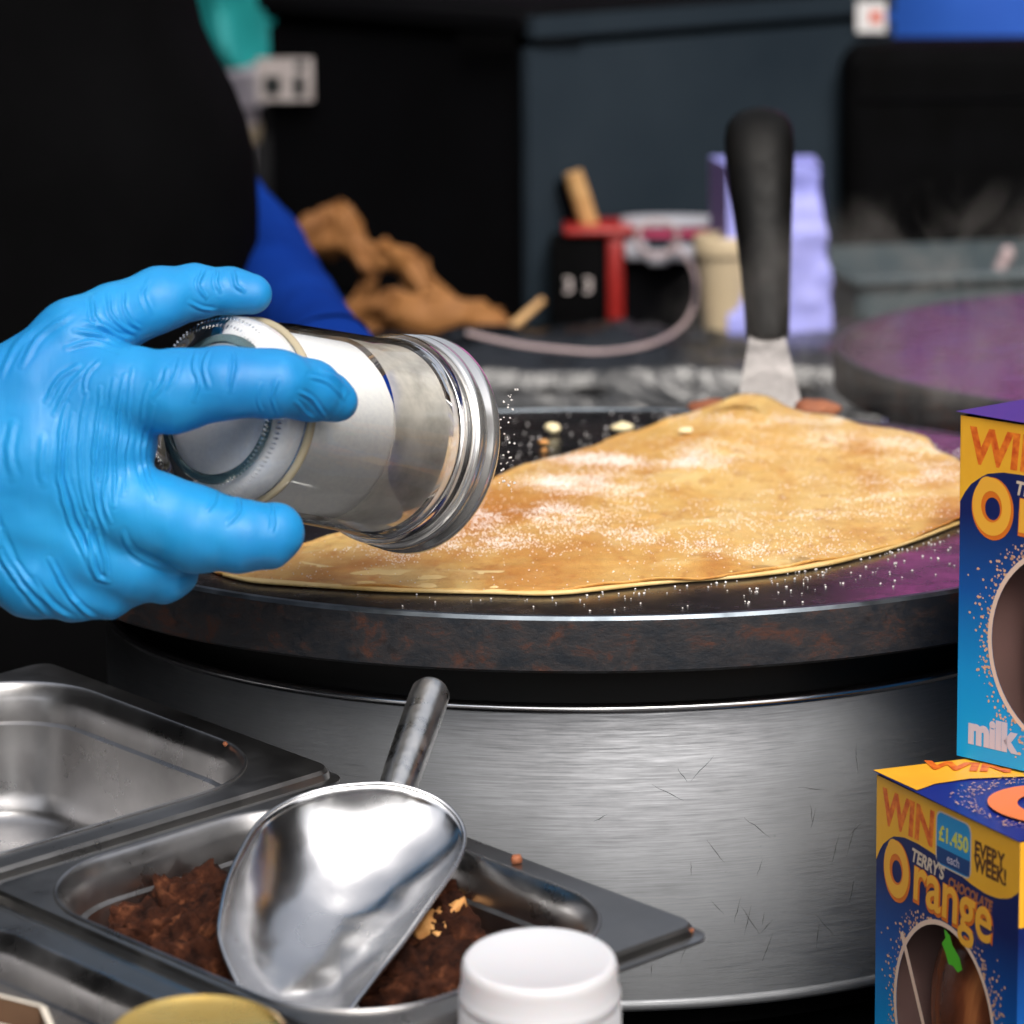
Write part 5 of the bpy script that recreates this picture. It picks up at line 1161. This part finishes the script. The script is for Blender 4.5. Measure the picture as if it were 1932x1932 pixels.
tc_ = mesh('teal_cloth', tv, tf, M_teal, None); so2 = tc_.modifiers.new('thickness', 'SOLIDIFY'); so2.thickness = .002; tag(tc_, 'teal cloth hanging over the white bucket at the back', 'cloth')
# blue tarp at the top right and purple banner higher up, both behind the case
def sheet(name, x0, x1, y, z0, z1, m_, label, cat, seed):
    tv = []; tf = []; NX, NZ = 50, 24
    for i in range(NX):
        for j in range(NZ):
            u4, v4 = i / (NX - 1), j / (NZ - 1); tv.append((x0 + (x1 - x0) * u4, y + .02 * math.sin(u4 * 11 + v4 * 3) + .03 * float(vnoise(np.array([u4 * 7, v4 * 3, 0.]), seed)), z0 + (z1 - z0) * v4))
    for i in range(NX - 1):
        for j in range(NZ - 1): tf.append([i * NZ + j, (i + 1) * NZ + j, (i + 1) * NZ + j + 1, i * NZ + j + 1])
    o = mesh(name, tv, tf, m_, None); s2 = o.modifiers.new('thickness', 'SOLIDIFY'); s2.thickness = .003; return tag(o, label, cat)
sheet('blue_tarp', .12, .80, 1.55, BZ, .36, M_bluecl, 'bright blue tarpaulin behind the black case at the top right', 'tarpaulin', 4)
sheet('purple_banner', .24, 1.5, 1.62, .39, .80, M_purple, 'purple stall banner hanging above the blue tarpaulin', 'banner', 9)
sheet('stall_backdrop', -1.6, 1.8, 2.02, -.9, 1.3, M_black, 'black cloth closing the back of the stall', 'backdrop', 2)

tv = [(-1.0, -1.0, -.9), (-1.0, 2.0, -.9), (-1.0, 2.0, 1.35), (-1.0, -1.0, 1.35)]  # unseen black cloths added at both sides to darken the drum reflections
tv2 = [(1.25, -1.3, -.9), (1.25, 2.0, -.9), (1.25, 2.0, 1.35), (1.25, -1.3, 1.35)]
sw2 = mesh('added_side_cloth', tv2, [[0, 1, 2, 3]], M_black, None, False); s4 = sw2.modifiers.new('thickness', 'SOLIDIFY'); s4.thickness = .004; tag(sw2, 'black side cloth added beyond the right edge to darken the drum reflection', 'side cloth')
sw = mesh('added_side_cloth', tv, [[0, 1, 2, 3]], M_black, None, False); s3 = sw.modifiers.new('thickness', 'SOLIDIFY'); s3.thickness = .004; tag(sw, 'black side cloth added beyond the left edge to darken the drum reflection', 'side cloth')
# ------------------------------------------------------------------ steam
def steam_mat():
    m = bpy.data.materials.new('steam'); m.use_nodes = True; t = m.node_tree; t.nodes.remove(t.nodes['Principled BSDF'])
    pv = t.nodes.new('ShaderNodeVolumePrincipled'); pv.inputs['Color'].default_value = (.93, .85, .78, 1); pv.inputs['Anisotropy'].default_value = .2
    tc2 = t.nodes.new('ShaderNodeTexCoord'); mp = t.nodes.new('ShaderNodeMapping'); mp.inputs['Scale'].default_value = (1, 1, .55)
    nz2 = t.nodes.new('ShaderNodeTexNoise'); nz2.inputs['Scale'].default_value = 20; nz2.inputs['Detail'].default_value = 5; nz2.inputs['Distortion'].default_value = 1.6; nz2.inputs['Roughness'].default_value = .6
    t.links.new(tc2.outputs['Object'], mp.inputs[0]); t.links.new(mp.outputs[0], nz2.inputs['Vector'])
    rp2 = t.nodes.new('ShaderNodeValToRGB'); rp2.color_ramp.elements[0].position = .51; rp2.color_ramp.elements[1].position = .70; rp2.color_ramp.elements[0].color = (0, 0, 0, 1)
    t.links.new(nz2.outputs['Fac'], rp2.inputs[0])
    # fall off with height and towards the box sides
    sp2 = t.nodes.new('ShaderNodeVectorMath'); sp2.operation = 'DISTANCE'; mp3 = t.nodes.new('ShaderNodeMapping'); mp3.inputs['Scale'].default_value = (5.6, 10, 13)
    t.links.new(tc2.outputs['Object'], mp3.inputs[0]); t.links.new(mp3.outputs[0], sp2.inputs[0]); sp2.inputs[1].default_value = (0, 0, 0)
    r2 = t.nodes.new('ShaderNodeMapRange'); r2.inputs['From Min'].default_value = .15; r2.inputs['From Max'].default_value = 1.; r2.inputs['To Min'].default_value = 1; r2.inputs['To Max'].default_value = 0
    t.links.new(sp2.outputs['Value'], r2.inputs['Value'])
    mu2 = t.nodes.new('ShaderNodeMath'); mu2.operation = 'MULTIPLY'; t.links.new(rp2.outputs[0], mu2.inputs[0]); t.links.new(r2.outputs[0], mu2.inputs[1])
    mu3 = t.nodes.new('ShaderNodeMath'); mu3.operation = 'MULTIPLY'; mu3.inputs[1].default_value = 32; t.links.new(mu2.outputs[0], mu3.inputs[0]); t.links.new(mu3.outputs[0], pv.inputs['Density'])
    t.links.new(pv.outputs[0], t.nodes['Material Output'].inputs['Volume']); return m
st_ = bm_obj('steam', box_bm((.36, .20, .13), (0, 0, .045)), steam_mat()); st_.location = (.195, .17, .185); tag(st_, 'wisps of steam rising from the crepe at the back right', 'steam', kind='stuff')
